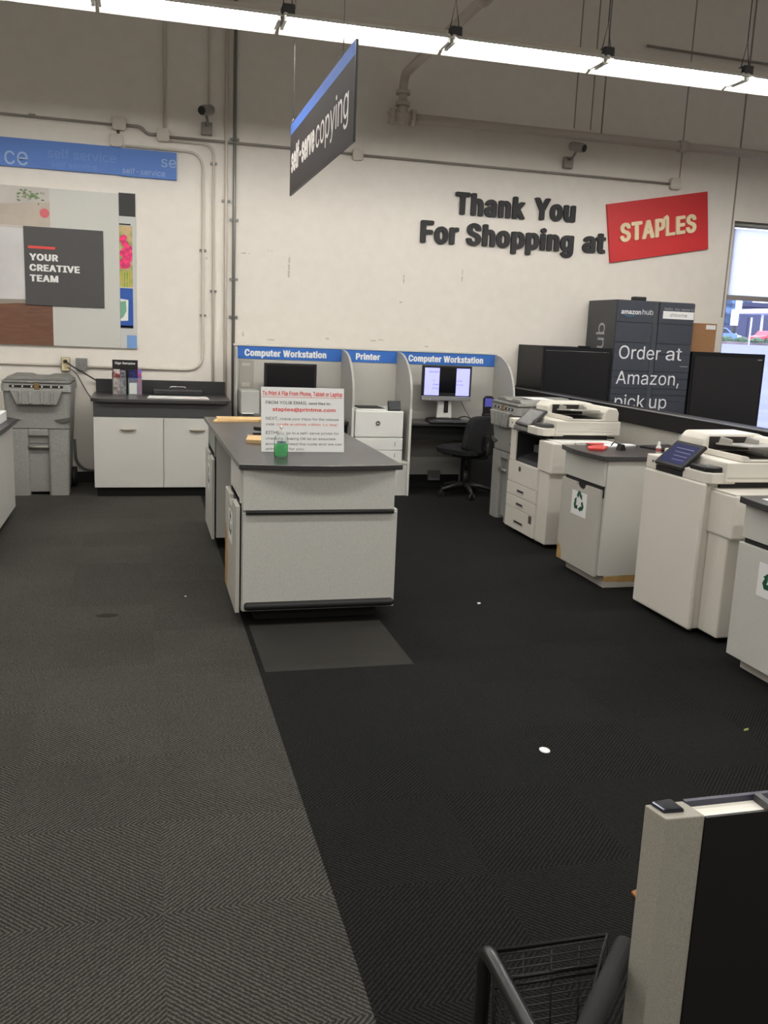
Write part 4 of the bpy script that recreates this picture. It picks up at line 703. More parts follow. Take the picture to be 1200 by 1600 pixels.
def jbox(x, z, s, lab, m=PNT, k=1):
    t = thing('junction_box', lab, 'junction box', (x, WY-.03, z))
    b = MB(); b.prism([(x-s, z-s*.7), (x-s*.7, z-s), (x+s*.7, z-s), (x+s, z-s*.7), (x+s, z+s*.7), (x+s*.7, z+s), (x-s*.7, z+s), (x-s, z+s*.7)], WY-.055, WY-.002, 'y', .004); b.build('box', m, t)
    b = MB(); b.box(x-s*.85, x+s*.85, WY-.06, WY-.055, z-s*.85, z+s*.85, .002); b.cyl((x, WY-.064, z+s*.6), (x, WY-.06, z+s*.6), .006, 8); b.build('cover', m, t)
jbox(-.205, 3.545, .065, 'square painted junction box, upper of the two above the banner')
jbox(-.235, 3.385, .06, 'eight-sided painted junction box touching the top of the blue banner')
jbox(.21, 3.475, .062, 'painted junction box between the banner and the left camera')
jbox(2.185, 3.462, .058, 'painted junction box beside the lower right corner of the hanging sign')
jbox(5.93, 3.465, .065, 'painted junction box above the red wall sign')
b = MB(); b.cyl((-.215, cy, 3.44), (-.215, cy, 3.49), .014); tag(b.build('conduit_nipple', DGR), 'short dark nipple joining the two stacked junction boxes', 'pipe')
def camera_unit(x, z, sgn, lab):
    t = thing('security_camera', lab, 'security camera', (x, WY-.02, z))
    b = MB(); b.box(x-.055, x+.055, WY-.06, WY-.002, z-.15, z-.03, .008); b.build('wall_box', PNTD, t)
    b = MB(); b.tube(fillet([(x, WY-.05, z-.06), (x, WY-.16, z-.05), (x+sgn*.02, WY-.19, z+.03)], .04), .013, 8); b.build('bracket', STL, t)
    d = Vector((sgn*.6, -.8, -.25)).normalized(); c = Vector((x-sgn*.03, WY-.15, z+.065))
    h = MB(); h.tube([c-d*.02, c-d*.0, c+d*.12, c+d*.16], [.03, .048, .05, .044], 14); h.build('camera_body', mat('camera_grey', rgb(150, 146, 140), .4), t)
    b = MB(); b.cyl(c+d*.155, c+d*.172, .038, 14); b.build('lens', BLK, t)
camera_unit(.635, 3.66, -1, 'small bullet camera on the wall left of the tall conduits')
camera_unit(4.57, 3.67, 1, 'small bullet camera under the sprinkler pipe above the word You')

# ------------------------------------------------------------------ hanging sign
sx, sy0, sy1, sz0, sz1 = 1.10, 5.0, 7.2, 2.65, 3.155
t = thing('hanging_sign', 'charcoal aisle sign with blue top band hung edge-on from the ceiling', 'sign', (sx, 6.1, sz0))
ang = math.radians(-.35)
b = MB(); b.box(sx-.006, sx+.006, sy0, sy1, sz0, sz1-.075, 0); b.build('panel', SIGN, t)
b = MB(); b.box(sx-.0065, sx+.0065, sy0, sy1, sz1-.075, sz1, 0); b.build('top_band', mat('blue_band', rgb(84, 116, 190), .8, spec=.2), t)
b = MB(); b.box(sx-.007, sx+.007, sy0-.004, sy0, sz0, sz1); b.box(sx-.007, sx+.007, sy0, sy1, sz0-.004, sz0); b.build('edge_trim', BLK, t)
lettering('self-serve', (sx-.0062, 7.14, 2.80), (0, -1, 0), ZU, .97, .178, mat('sign_print', rgb(226, 222, 218), .5), t, bold=.045, depth=.0006)
lettering('copying', (sx-.0062, 6.12, 2.80), (0, -1, 0), ZU, .98, .178, MATS['sign_print'], t, bold=-.018, depth=.0006)
for y in (5.35, 7.12):
    b = MB(); b.tube([(sx, y, sz1), (sx, y, 5.6)], .0025, 6); b.tube([(sx-.02, y, sz1-.01), (sx, y, sz1+.03), (sx+.02, y, sz1-.01)], .004, 6); b.build('hanging_wire', STL, t)

# ------------------------------------------------------------------ wall letters: each letter is its own thing
LET = mat('letter_black', rgb(34, 34, 36), .6)
ORD = ['first', 'second', 'third', 'fourth', 'fifth', 'sixth', 'seventh', 'eighth']
def wall_word(word, x0, x1, z, cap, ref):
    full = _txt(word, .055); fx = _ext(full); bpy.data.meshes.remove(full)
    k = (x1-x0)/(fx[1]-fx[0]); hm = _txt('H', .055); hh = _ext(hm); bpy.data.meshes.remove(hm)
    for i, ch in enumerate(word):
        pre = _txt(word[:i+1], .055); px = _ext(pre); bpy.data.meshes.remove(pre)
        one = _txt(ch, .055); ox = _ext(one); bpy.data.meshes.remove(one)
        wd = (ox[1]-ox[0])*k; xr = x0+(px[1]-fx[0])*k
        o = lettering(ch, (xr-wd, WY-.002, z), XR, ZU, wd, cap, LET, None, 'wall_letter', bold=.055, depth=.03)
        tag(o, 'raised black letter %s, %s letter of the wall word %s%s' % (ch, ORD[i], word, ref), 'letter', 'black letters mounted on the wall')
E2 = 0
wall_word('Thank', 3.285, 4.105, 2.945, .235, '')
wall_word('You', 4.215, 4.715, 2.955, .235, '')
wall_word('For', 2.91, 3.345, 2.625, .235, '')
wall_word('Shopping', 3.435, 4.72, 2.63, .235, '')
wall_word('at', 4.835, 5.12, 2.64, .235, ' left of the red sign')

# red wall sign, tilted
t = thing('red_wall_sign', 'tilted red store sign with raised cream letters at the end of the wall lettering', 'sign', (5.76, WY-.03, 2.97))
P = [Vector((5.09, 0, 3.18)), Vector((6.36, 0, 3.415)), Vector((6.45, 0, 2.775)), Vector((5.195, 0, 2.545))]
b = MB(); b.prism([(p.x, p.z) for p in P][::-1], WY-.035, WY-.002, 'y', .003); b.build('panel', RED, t)
CRL = mat('cream_letter', rgb(236, 216, 178), .5)
Rv = Vector((1, 0, .182)).normalized(); Uv = Vector((-.1, 0, 1)).normalized()
base = Vector((5.285, WY-.035, 2.775))
word = 'STAPLES'; full = _txt(word, .04); fx = _ext(full); k = .985/(fx[1]-fx[0]); bpy.data.meshes.remove(full)
for i, ch in enumerate(word):
    pre = _txt(word[:i+1], .04); px = _ext(pre); one = _txt(ch, .04); ox = _ext(one); bpy.data.meshes.remove(pre); bpy.data.meshes.remove(one)
    wd = (ox[1]-ox[0])*k; xl = (px[1]-fx[0])*k-wd
    if ch == 'L':       # drawn as a half-open staple
        b = MB(); s = .034
        q = [(0, .05), (0, .225), (-.055, .225-.07), (-.055+s*.9, .225-.085), (s*.2, .20)]
        def W(a, c): v = base+Rv*(xl+a)+Uv*c; return (v.x, v.z)
        b.prism([W(*p) for p in [(-.005, 0), (wd, 0), (wd, s), (s, s), (s, .205), (s*.4, .235), (-.03, .215), (-.05, .15), (-.022, .145), (-.008, .19), (-.005, .18)]], WY-.056, WY-.0355, 'y'); b.build('letter', CRL, t)
    else:
        lettering(ch, base+Rv*xl, Rv, Uv, wd, .205, CRL, t, 'letter', bold=.04, depth=.02)

# ------------------------------------------------------------------ left wall: blue banner and mural
t = thing('wall_banner', 'long blue banner with faint lettering above the mural', 'banner', (-.8, WY-.02, 3.07))
b = MB(); b.box(-.2, .34, WY-.03, WY-.002, 3.06, 3.32, .002); b.box(-2.6, -.2, WY-.03, WY-.002, 3.066, 3.326, .002); b.build('panel', mat('banner_blue', rgb(82, 124, 200), .55), t)
FNT = mat('faint_print', rgb(112, 148, 212), .55)
FN2 = mat('faint_print_bright', rgb(160, 184, 222), .55)
lettering('self service', (-.87, WY-.031, 3.175), XR, ZU, .63, .085, FNT, t, bold=.01, depth=.0005)
lettering('self service', (-.84, WY-.031, 3.09), XR, ZU, .42, .055, FNT, t, bold=.01, depth=.0005)
lettering('self-service', (-.18, WY-.031, 3.085), XR, ZU, .41, .055, FN2, t, bold=.01, depth=.0005)
lettering('ce', (-1.26, WY-.031, 3.085), XR, ZU, .21, .16, FN2, t, bold=.01, depth=.0005)
lettering('se', (.19, WY-.031, 3.175), XR, ZU, .145, .10, FN2, t, bold=.01, depth=.0005)

t = thing('wall_mural', 'large photo mural board on the left of the back wall', 'wall graphic', (-.9, WY-.02, 1.39))
MX0 = -2.4
b = MB(); b.box(MX0, -.222, WY-.03, WY-.002, 1.388, 2.892, .002); b.build('board', mat('mural_grey', rgb(206, 206, 200), .6), t)
fy = WY-.031
def patch(name, x0, x1, z0, z1, m, y=fy, d=.0006):
    b = MB(); b.box(x0, x1, y-d, y, z0, z1); return b.build(name, m, t)
patch('room_photo', MX0, -.865, 1.70, 2.89, mat('photo_wall', rgb(196, 190, 184), .6, speck=.10, scale=3))
def cush(name, pts, m, y=fy-.0007):
    b = MB(); b.prism(pts, y-.0005, y, 'y'); return b.build(name, m, t)
cush('printed_sofa', [(MX0, 2.52), (-.865, 2.53), (-.865, 2.76), (-1.3, 2.72), (MX0, 2.66)], mat('photo_beige', rgb(190, 178, 164), .6, speck=.07, scale=4))
cush('printed_sheet', [(MX0, 1.80), (-1.11, 1.83), (-1.11, 2.5), (MX0, 2.52)], mat('photo_white', rgb(214, 212, 212), .6, speck=.06, scale=3))
cush('printed_edge', [(MX0, 1.62), (-1.11, 1.78), (-1.11, 1.83), (MX0, 1.80)], mat('photo_tan', rgb(150, 142, 130), .6))
b = MB()
for i in range(46):
    a = random.uniform(0, 2*PI); rr = random.uniform(0, .1); cx, cz = -1.03+rr*1.5*math.cos(a), 2.80+rr*.7*math.sin(a); w_ = random.uniform(.01, .028); th = random.uniform(0, PI)
    if cz > 2.885 or cx > -.875: continue
    b.prism([(cx+w_*math.cos(th), cz+w_*.5*math.sin(th)), (cx-w_*.4*math.sin(th), cz+w_*.5*math.cos(th)), (cx-w_*math.cos(th), cz-w_*.5*math.sin(th)), (cx+w_*.4*math.sin(th), cz-w_*.5*math.cos(th))], fy-.0016-i*1e-5, fy-.0012-i*1e-5, 'y')
b.build('printed_plant', mat('photo_green', rgb(112, 132, 92), .6, speck=.3, scale=25), t)
cush('printed_flower', arc(-.915, 2.655, .045, 0, 330, 12), mat('photo_pink', rgb(212, 104, 112), .6), fy-.0014)
b = MB(); b.prism([(MX0, 1.39), (-.865, 1.39), (-.865, 1.80), (-1.2, 1.79), (MX0, 1.68)], fy-.0014, fy-.0007, 'y'); b.build('printed_tabletop', wood_mat('photo_wood', rgb(84, 56, 42), rgb(134, 92, 70)), t)
# narrow strip on the right of the mural
b = MB(); b.box(-.2215, -.06, WY-.026, WY-.002, 1.386, 2.905, .002); b.build('side_strip', mat('strip_grey', rgb(200, 202, 200), .6), t)
sy_ = WY-.0262
def sp(name, x0, x1, z0, z1, m): return patch(name, x0, x1, z0, z1, m, sy_, .0005)
sp('black_square', -.22, -.062, 2.68, 2.9, mat('strip_black', rgb(46, 46, 46), .6))
sp('printed_bar', -.22, -.11, 2.595, 2.61, BTX)
sp('cupcake_photo', -.22, -.095, 1.995, 2.59, mat('cup_bg', rgb(110, 160, 70), .6, speck=.3, scale=10, c2=rgb(206, 176, 130)))
b = MB()
for i in range(11):
    cx, cz = random.uniform(-.215, -.12), 2.20+.27*(i/10)+random.uniform(-.02, .02); r_ = .055-.022*(i/10)
    x_lo = -.219
    b.prism([(max(x_lo, min(-.0965, x)), z) for x, z in arc(cx, cz, r_, 0, 340, 12, r_*.8)], sy_-.0013-i*2e-5, sy_-.0009-i*2e-5, 'y')
b.build('printed_frosting', mat('photo_frosting', rgb(222, 50, 112), .6, speck=.3, scale=30), t)
b = MB()
for i in range(5): b.prism([(-.215+i*.024, 1.998), (-.205+i*.024, 1.998), (-.203+i*.025, 2.15), (-.214+i*.025, 2.15)], sy_-.0012, sy_-.0008, 'y')
b.build('printed_wrapper', mat('photo_wrapper', rgb(196, 186, 70), .6), t)
sp('blue_photo', -.22, -.095, 1.60, 1.985, mat('strip_blue', rgb(36, 84, 168), .6))
sp('black_foot', -.22, -.095, 1.588, 1.615, BTX)
cush('printed_dish', [(-.218, 1.66), (-.145, 1.665), (-.14, 1.87), (-.218, 1.88)], WTX, sy_-.0008)
cush('printed_glass', [(-.218, 1.68), (-.19, 1.70), (-.16, 1.76), (-.165, 1.86), (-.218, 1.85)], mat('photo_glass', rgb(120, 172, 140), .5), sy_-.0014)
sp('light_blue_square', -.16, -.062, 1.39, 1.52, mat('strip_lblue', rgb(120, 160, 214), .6))
t = thing('square_sign', 'square charcoal sign with white lettering fixed over the mural', 'sign', (-.74, WY-.035, 1.78))
b = MB(); b.box(-1.112, -.372, WY-.045, WY-.033, 1.778, 2.524, .002); b.build('panel', CHAR, t)
b = MB(); b.box(-1.075, -.825, WY-.0465, WY-.0452, 2.318, 2.342); b.build('red_bar', RTX, t)
yy = WY-.0453
lettering('YOUR', (-1.065, yy, 2.205), XR, ZU, .265, .065, WTX, t, bold=.04, depth=.0006)
lettering('CREATIVE', (-1.068, yy, 2.105), XR, ZU, .468, .065, WTX, t, bold=.04, depth=.0006)
lettering('TEAM', (-1.068, yy, 2.005), XR, ZU, .265, .065, WTX, t, bold=.04, depth=.0006)
def loft(b, secs, n=4):
    """stack of rounded rectangles (z, x0, x1, y0, y1, r)"""
    nb = bmesh.new(); rings = []
    for z, x0, x1, y0, y1, r in secs:
        rings.append([nb.verts.new((x, y, z)) for x, y in rrect(x0, x1, y0, y1, r, n)])
    for a, c in zip(rings, rings[1:]):
        m = len(a)
        for j in range(m): nb.faces.new((a[j], a[(j+1) % m], c[(j+1) % m], c[j]))
    nb.faces.new(rings[0][::-1]); nb.faces.new(rings[-1])
    bmesh.ops.recalc_face_normals(nb, faces=nb.faces)
    return b.merge(nb)
# ------------------------------------------------------------------ outlets and cords
t = thing('wall_outlet', 'cream double outlet on the wall above the left grey bin', 'outlet', (-.755, WY-.03, 1.21))
b = MB(); b.box(-.80, -.715, WY-.05, WY-.002, 1.14, 1.28, .006); b.build('box', STL, t)
b = MB(); b.box(-.795, -.72, WY-.056, WY-.05, 1.145, 1.275, .003); b.build('cover_plate', mat('cream_plate', rgb(222, 208, 168), .5), t)
for z in (1.18, 1.24):
    b = MB(); b.box(-.77, -.745, WY-.06, WY-.056, z-.016, z+.016, .003); b.build('socket', mat('cream_socket', rgb(196, 180, 138), .5), t)
t = thing('wall_outlet', 'round-cornered grey metal outlet box between the cream outlet and the counter', 'outlet', (-.605, WY-.03, 1.21))
b = MB(); b.prism([(-.66, 1.165), (-.635, 1.145), (-.575, 1.145), (-.55, 1.165), (-.55, 1.275), (-.66, 1.275)], WY-.05, WY-.002, 'y', .006); b.build('box', STL, t)
for x in (-.625, -.585):
    b = MB(); b.box(x-.011, x+.011, WY-.054, WY-.05, 1.195, 1.235, .003); b.build('socket', MGR, t)
b = MB(); b.tube(fillet([(-.757, WY-.065, 1.24), (-.70, WY-.10, 1.20), (-.55, WY-.08, 1.11), (-.44, WY-.05, 1.04), (-.40, WY-.03, .95)], .08), .007, 8)
b.box(-.775, -.74, WY-.09, WY-.056, 1.225, 1.255, .004)
tag(b.build('wall_cable', BLK), 'black cord plugged into the cream outlet running behind the wall counter', 'cord')
b = MB(); b.tube(fillet([(-.74, WY-.06, 1.18), (-.66, WY-.05, 1.13), (-.57, WY-.04, .95), (-.50, WY-.05, .85), (-.44, WY-.04, .80)], .1), .005, 8); tag(b.build('wall_cable', DGR), 'thin grey cord hanging from the cream outlet down behind the counter', 'cord')
b = MB(); b.tube(fillet([(-.69, WY-.03, .45), (-.68, WY-.03, .22), (-.60, WY-.03, .135), (-.47, WY-.03, .125)], .12), .012, 8); tag(b.build('wall_cable', MGR), 'grey cable curving down the wall to the baseboard beside the left bin', 'cord')

# ------------------------------------------------------------------ wheeled grey bins
def make_bin(loc, rz, label, paper):
    t = thing('wheeled_bin', label, 'bin', loc, rz, 'grey wheeled collection bins')
    k = dict(parent=t, local=True)
    b = MB(); loft(b, [(.03, -.25, .25, .045, .55, .05), (.62, -.28, .28, .035, .62, .05), (.64, -.282, .282, .01, .62, .05), (.98, -.297, .297, -.02, .68, .05)])
    for s in (-1, 1):
        x0, x1 = sorted((s*.085, s*.262))
        loft(b, [(.0, x0 + (.0 if s < 0 else 0), x1, .0, .2, .03), (.63, x0-(.018 if s < 0 else 0), x1+(.018 if s > 0 else 0), .005, .2, .03)])
    b.box(-.09, .09, .006, .06, .565, .63, .01)
    b.build('body', BIN, **k)
    b = MB(); b.box(-.085, .085, .03, .05, .49, .57, .006); b.build('grip_pocket', BIND, **k)
    b = MB(); b.cyl((-.09, .012, .462), (.09, .012, .462), .016); b.build('lift_bar', mat('lift_bar_metal', rgb(160, 158, 150), .35, metal=.7), **k)
    b = MB(); loft(b, [(.985, -.31, .31, -.035, .70, .05), (1.055, -.308, .308, -.03, .70, .05)]); b.build('rim', BIN, **k)
    b = MB(); b.prism([(-.175, .865), (.175, .865), (.215, .965), (.235, 1.0), (-.235, 1.0), (-.215, .965)], -.065, -.03, 'y', .006)
    for x in (-.14, -.05, .05, .14): b.box(x-.012, x+.012, -.08, -.06, .875, .985, .006)
    b.build('catch_skirt', BIN, **k)
    for s in (-1, 1):
        b = MB(); b.prism([(s*.145, .72), (s*.285, .745), (s*.285, .715), (s*.22, .69)] if s < 0 else [(s*.22, .69), (s*.285, .715), (s*.285, .745), (s*.145, .72)], -.006, .03, 'y'); b.build('side_notch', mat('notch_dark', rgb(84, 84, 80), .7), **k)
        b = MB(); b.cyl((s*.24, .53, .10), (s*.30, .53, .10), .10, 20); b.build('wheel', RUB, **k)
    b = MB(); b.box(-.235, .235, -.037, -.030, 1.020, 1.042, .002); st = b.build('latch_strip', BLK, **k)
    b = MB()
    for x in (-.2, -.12, -.04, .05, .13, .2): b.cyl((x, -.041, 1.031), (x, -.036, 1.031), .008, 8)
    b.build('rivet', WHT, st, local=True)
    b = MB(); b.box(-.02, .025, -.045, -.03, 1.005, 1.06, .004); b.build('latch', mat('brass', rgb(150, 120, 78), .4, metal=.6), **k)
    b = MB(); b.box(-.3, .3, -.02, .69, 1.06, 1.085, .01)
    b.prism([(-.29, 1.085), (.29, 1.085), (.25, 1.12), (.10, 1.12), (.06, 1.105), (-.06, 1.105), (-.10, 1.12), (-.25, 1.12)], .02, .66, 'y', .008)
    b.build('lid', BIND, **k)
    if paper:
        b = MB(); b.box(-.16, .12, .2, .42, 1.1215, 1.1225); tag(b.build('paper_sheet', PAP, t, local=True), 'white paper sheet lying on the right bin', 'paper')
        o = bpy.data.objects[-1] if False else None
    return t
make_bin((-.962, 8.985, 0), 0, 'grey wheeled bin against the back wall left of the black-topped counter', False)
make_bin((3.165, 7.63, 0), -PI/2, 'grey wheeled bin facing the aisle, behind the far cream copier', False)
b = MB(); b.box(3.36, 3.56, 7.47, 7.75, 1.1205, 1.1215, 0); tag(b.build('paper_sheet', PAP), 'white paper sheet on the lid of the grey bin behind the copier', 'paper')

# ------------------------------------------------------------------ counter cabinet at the back wall
t = thing('counter_cabinet', 'two-door grey counter cabinet with black top against the back wall', 'cabinet', (.18, 9.2, 0))
Y0 = 8.87
b = MB(); b.box(-.455, .82, Y0+.02, WY-.05, .09, .905); b.build('body', LAM, t)
b = MB(); b.box(-.46, .823, Y0, Y0+.02, .77, .908, .002); b.build('apron', mat('apron_dark', rgb(66, 66, 66), .5, speck=.2, scale=260), t)
for x0, x1, hx in ((-.46, .176, -.145), (.182, .82, .497)):
    b = MB(); b.box(x0, x1, Y0, Y0+.02, .095, .766, .002); d = b.build('door', LAM, t)
    b = MB(); b.prism([(hx-.075, .658), (hx+.075, .658), (hx+.055, .646), (hx, .640), (hx-.055, .646)], Y0-.022, Y0, 'y', .002); b.build('handle', mat('handle_bronze', rgb(172, 160, 142), .35, metal=.4), d)
b = MB(); b.box(-.44, .80, Y0+.06, WY-.03, 0, .09); b.build('toe_kick', KICK, t)
b = MB()
b.prism([(-.487, 9.0)]+arc(-.36, 8.96, .127, 185, 270, 6, .13)+arc(.70, 8.96, .127, 270, 355, 6, .13)+[(.828, WY-.043), (-.487, WY-.043)], .908, .942, 'z', .004); b.build('countertop', TOP, t)
b = MB(); b.box(-.47, .828, WY-.064, WY-.043, .942, 1.075, .002); b.build('backsplash', mat('backsplash', rgb(50, 50, 52), .4, speck=.3, scale=300), t)
CT = .942
t = thing('literature_holder', 'clear holder of sign samples standing on the wall counter', 'brochure holder', (-.15, 9.42, CT))
b = MB(); b.box(-.30, -.055, 9.47, 9.476, CT, 1.28, .001); b.build('back_card', BLK, t)
lettering('Sign Samples', (-.275, 9.469, 1.237), XR, ZU, .195, .022, WTX, t, bold=.02, depth=.0006)
b = MB()
for x0, x1 in ((-.30, -.165), (-.15, -.015)):
    b.box(x0, x1, 9.36, 9.362, CT, 1.11); b.box(x0, x0+.002, 9.36, 9.47, CT, 1.16); b.box(x1-.002, x1, 9.36, 9.47, CT, 1.16); b.box(x0, x1, 9.36, 9.47, CT, CT+.003)
b.build('clear_pocket', GLS, t)
cov = [mat('cover_red', rgb(120, 52, 50), .4, speck=.5, scale=30, c2=rgb(200, 190, 190)), mat('cover_grey', rgb(150, 150, 160), .4, speck=.5, scale=30, c2=rgb(60, 50, 70)),
       mat('cover_navy', rgb(44, 50, 120), .4, speck=.4, scale=25, c2=rgb(24, 26, 60)), mat('cover_violet', rgb(96, 100, 190), .4, speck=.4, scale=25, c2=rgb(190, 60, 80))]
for i, (x0, x1, dz, lab) in enumerate(((-.29, -.225, .0, 'reddish brochure at the left of the clear sample holder'), (-.222, -.172, -.01, 'pale grey brochure second from left in the sample holder'),
                                 (-.142, -.062, .0, 'navy brochure with a white lower half in the sample holder'), (-.058, -.02, .005, 'violet brochure at the right end of the sample holder'))):
    b = MB(); b.box(x0, x1, 9.385+.01*i, 9.391+.01*i, CT+.004, 1.19+dz, .001)
    if i == 2:
        b.mi = 1; b.box(x0+.003, x1-.003, 9.3995+.0, 9.4045, CT+.006, 1.06)
    tag(b.build('brochure', [cov[i], PAP]), lab, 'brochure', 'brochures in the sample holder')
b = MB(); b.prism([(.03, 9.0), (.62, 8.99), (.61, 9.30), (.05, 9.31)], CT+.0005, CT+.003, 'z'); b.mi = 1; b.prism([(.36, 9.02), (.60, 9.015), (.59, 9.10), (.37, 9.105)], CT+.003, CT+.0035, 'z')
tag(b.build('sample_board', [PAP, mat('pale_pink', rgb(232, 196, 200), .7)]), 'white sample board lying flat at the front of the wall counter', 'board')
t = thing('flat_case', 'low black case with a silver handle on the wall counter behind the white board', 'case', (.33, 9.5, CT))
b = MB(); b.box(.09, .58, 9.40, 9.64, CT, CT+.055, .008); b.build('body', mat('case_black', rgb(40, 40, 42), .45), t)
b = MB(); b.tube(fillet([(.26, 9.45, CT+.055), (.26, 9.45, CT+.085), (.41, 9.45, CT+.085), (.41, 9.45, CT+.055)], .02), .006, 8); b.build('handle', CHR, t)

# ------------------------------------------------------------------ counter cut by the left edge of the frame
t = thing('counter_cabinet', 'grey counter with black edge cut off by the left edge of the photo', 'cabinet', (-1.5, 8.0, 0))
b = MB(); b.box(-1.95, -1.055, 6.2, 8.0, .09, .78); b.build('body', LAM, t)
b = MB(); b.box(-1.97, -1.03, 6.1, 8.08, .78, .82, .006); b.build('countertop', TOP, t)
b = MB(); b.box(-1.9, -1.10, 6.3, 7.95, 0, .09); b.build('toe_kick', KICK, t)
b = MB(); b.box(-1.6, -1.09, 7.5, 7.96, .82, .90, .006); tag(b.build('paper_ream', PAP), 'white paper stack on the counter at the left edge', 'paper')

# ------------------------------------------------------------------ workstation carrel
t = thing('workstation_carrel', 'grey three-bay computer workstation carrel with blue header band on the back wall', 'workstation', (2.3, 9.3, 0))
BY = 9.45
b = MB(); b.box(.90, 3.77, BY, BY+.03, .0, 1.465); b.build('back_panel', LAMD, t)
b = MB(); b.box(.89, 3.775, BY-.015, BY+.034, 1.462, 1.482, .003); b.build('top_rail', LAME, t)
DX = (.905, 2.02, 2.625, 3.745)
for i in range(3):
    x0, x1 = DX[i]+.022, DX[i+1]
    b = MB(); b.box(x0, x1, BY-.006, BY-.001, 1.334, 1.460); h = b.build('header_band', mat('header_blue', rgb(48, 106, 190), .5), t)
    if i == 1: lettering('Printer', (2.174, BY-.0062, 1.361), XR, ZU, .267, .068, WTX, h, bold=.045, depth=.0008)
    elif i == 0: lettering('Computer Workstation', (1.003, BY-.0062, 1.361), XR, ZU, .854, .070, WTX, h, bold=.045, depth=.0008)
    else: lettering('Computer Workstation', (2.754, BY-.0062, 1.361), XR, ZU, .857, .070, WTX, h, bold=.045, depth=.0008)
def divider_profile(front=8.86, low=0):
    pr = [(BY, 1.455)]+[(9.52-.66*math.sin(a), 1.02+.435*math.cos(a)) for a in [i*PI/2/10 for i in range(11)]]+[(front, low), (BY, low)]
    return pr
for i, x in enumerate(DX):
    b = MB()
    lowf = 0
    fr = 8.86 if i else 9.0
    pr = [(BY, 1.455)]+[(9.40-(9.40-fr)*math.sin(a), 1.02+.435*math.cos(a)) for a in [k*PI/2/10 for k in range(11)]]+[(fr, 0), (BY, 0)]
    if i == 0: pr = [(BY, 1.455), (9.40, 1.455), (9.37, 1.40), (9.37, .745), (9.0, .745), (9.0, 0), (BY, 0)]
    b.prism(pr, x, x+.022, 'x'); d = b.build('divider', mat('divider_grey', rgb(178, 177, 172), .45, speck=.06, scale=140), t)
    b = MB(); b.box(x-.001, x+.023, fr-.004, fr, 0, .90 if i else .76); b.build('edge_band', LAME, d)
for x0, x1 in ((.927, 2.02), (2.647, 3.745)):
    b = MB(); b.box(x0, x1, 8.99, BY, .715, .745, .004); dk = b.build('desk_top', TOP, t)
    b = MB(); b.box(x0, x1, 9.06, 9.09, .56, .715); b.build('modesty_rail', BLK, dk)
b = MB(); b.box(2.042, 2.625, 8.87, BY, .33, .352, .002); b.build('printer_shelf', LAME, t)
b = MB(); b.box(2.042, 2.64, 8.878, 8.90, .0, .33); b.build('lower_front', LAM, t)
b = MB(); b.box(3.42, 3.745, 9.12, BY, 0, .7); b.build('pedestal', mat('pedestal_dark', rgb(44, 44, 46), .6), t)
b = MB(); b.box(2.75, 3.40, BY-.012, BY-.001, 0, .13); b.build('toe_strip', KICK, t)
for x0, z0, x1, z1 in ((.95, .99, 1.10, 1.32), (2.66, 1.03, 2.78, 1.31)):
    b = MB(); b.box(x0, x1, BY-.003, BY-.001, z0, z1); n = b.build('notice', mat('faded_notice', rgb(160, 158, 148), .7), t)
    b = MB(); b.box(x0+.03, x1-.04, BY-.0036, BY-.003, z1-.06, z1-.03); b.box(x0+.03, x1-.04, BY-.0036, BY-.003, z0+.06, z0+.10); b.build('printed_line', LAMD, n)
t = thing('power_box', 'small grey power box on the wall under the right workstation desk', 'outlet', (3.1, BY-.04, .13))
b = MB(); b.box(3.03, 3.17, BY-.05, BY-.0135, .07, .18, .006); b.build('box', MGR, t)
b = MB(); b.cyl((3.12, BY-.056, .13), (3.12, BY-.05, .13), .028, 14); b.build('socket', STL, t)

def monitor(x0, x1, z0, z1, y, dz, label, silver):
    t = thing('monitor', label, 'monitor', ((x0+x1)/2, y, dz)); xc = (x0+x1)/2
    bz = MB(); bz.box(x0, x1, y, y+.035, z0, z1, .006); hb = bz.build('casing', BLK, t)
    b = MB(); b.box(x0+.025, x1-.025, y-.001, y, z0+(.05 if silver else .03), z1-.025); sc = b.build('screen', mat('screen_dark', rgb(8, 8, 14), .15), t)
    if silver:
        b = MB(); b.box(x0-.004, x1+.004, y-.006, y+.03, z0-.035, z0+.012, .004); bb = b.build('bottom_bezel', mat('silver_bezel', rgb(138, 138, 140), .35, metal=.3), t)
        b = MB()
        for k in range(3): b.box(x0+.01+k*.035, x0+.033+k*.035, y-.007, y-.006, z0-.02, z0-.012)
        b.build('bezel_button', LAME, bb)
    b = MB(); b.prism([(xc-.085, dz+.03), (xc+.085, dz+.03), (xc+.07, z0+.1), (xc-.07, z0+.1)], y+.036, y+.07, 'y', .006); b.build('stand', mat('stand_silver', rgb(205, 205, 202), .4) if silver else BLK, t)
    if silver:
        b = MB(); b.box(xc-.01, xc+.04, y+.031, y+.036, dz+.09, z0+.0, .002); b.build('stand_slot', BLK, t)
    b = MB(); b.lathe([(0, 0), (.16, 0), (.165, .012), (.15, .03), (.04, .04), (0, .04)], xc, y+.06, dz, 28, 1.25, .8); b.build('base', BLK, t)
    return t, sc
DZ = .7455
m1, s1 = monitor(1.178, 1.714, .95, 1.308, 9.2, DZ, 'black monitor with a blank screen in the left workstation bay, partly behind the notice', False)
m2, s2 = monitor(2.846, 3.399, 1.0, 1.336, 9.2, DZ, 'monitor with a lit pale blue screen in the right workstation bay', True)
LIT = mat('screen_lit', rgb(150, 150, 250), .3, emit=rgb(150, 152, 255), es=SCRN)
for x0, x1 in ((2.872, 3.035), (3.225, 3.375)):
    b = MB(); b.box(x0, x1, 9.1975, 9.1988, 1.022, 1.31); b.build('lit_area', LIT, s2)
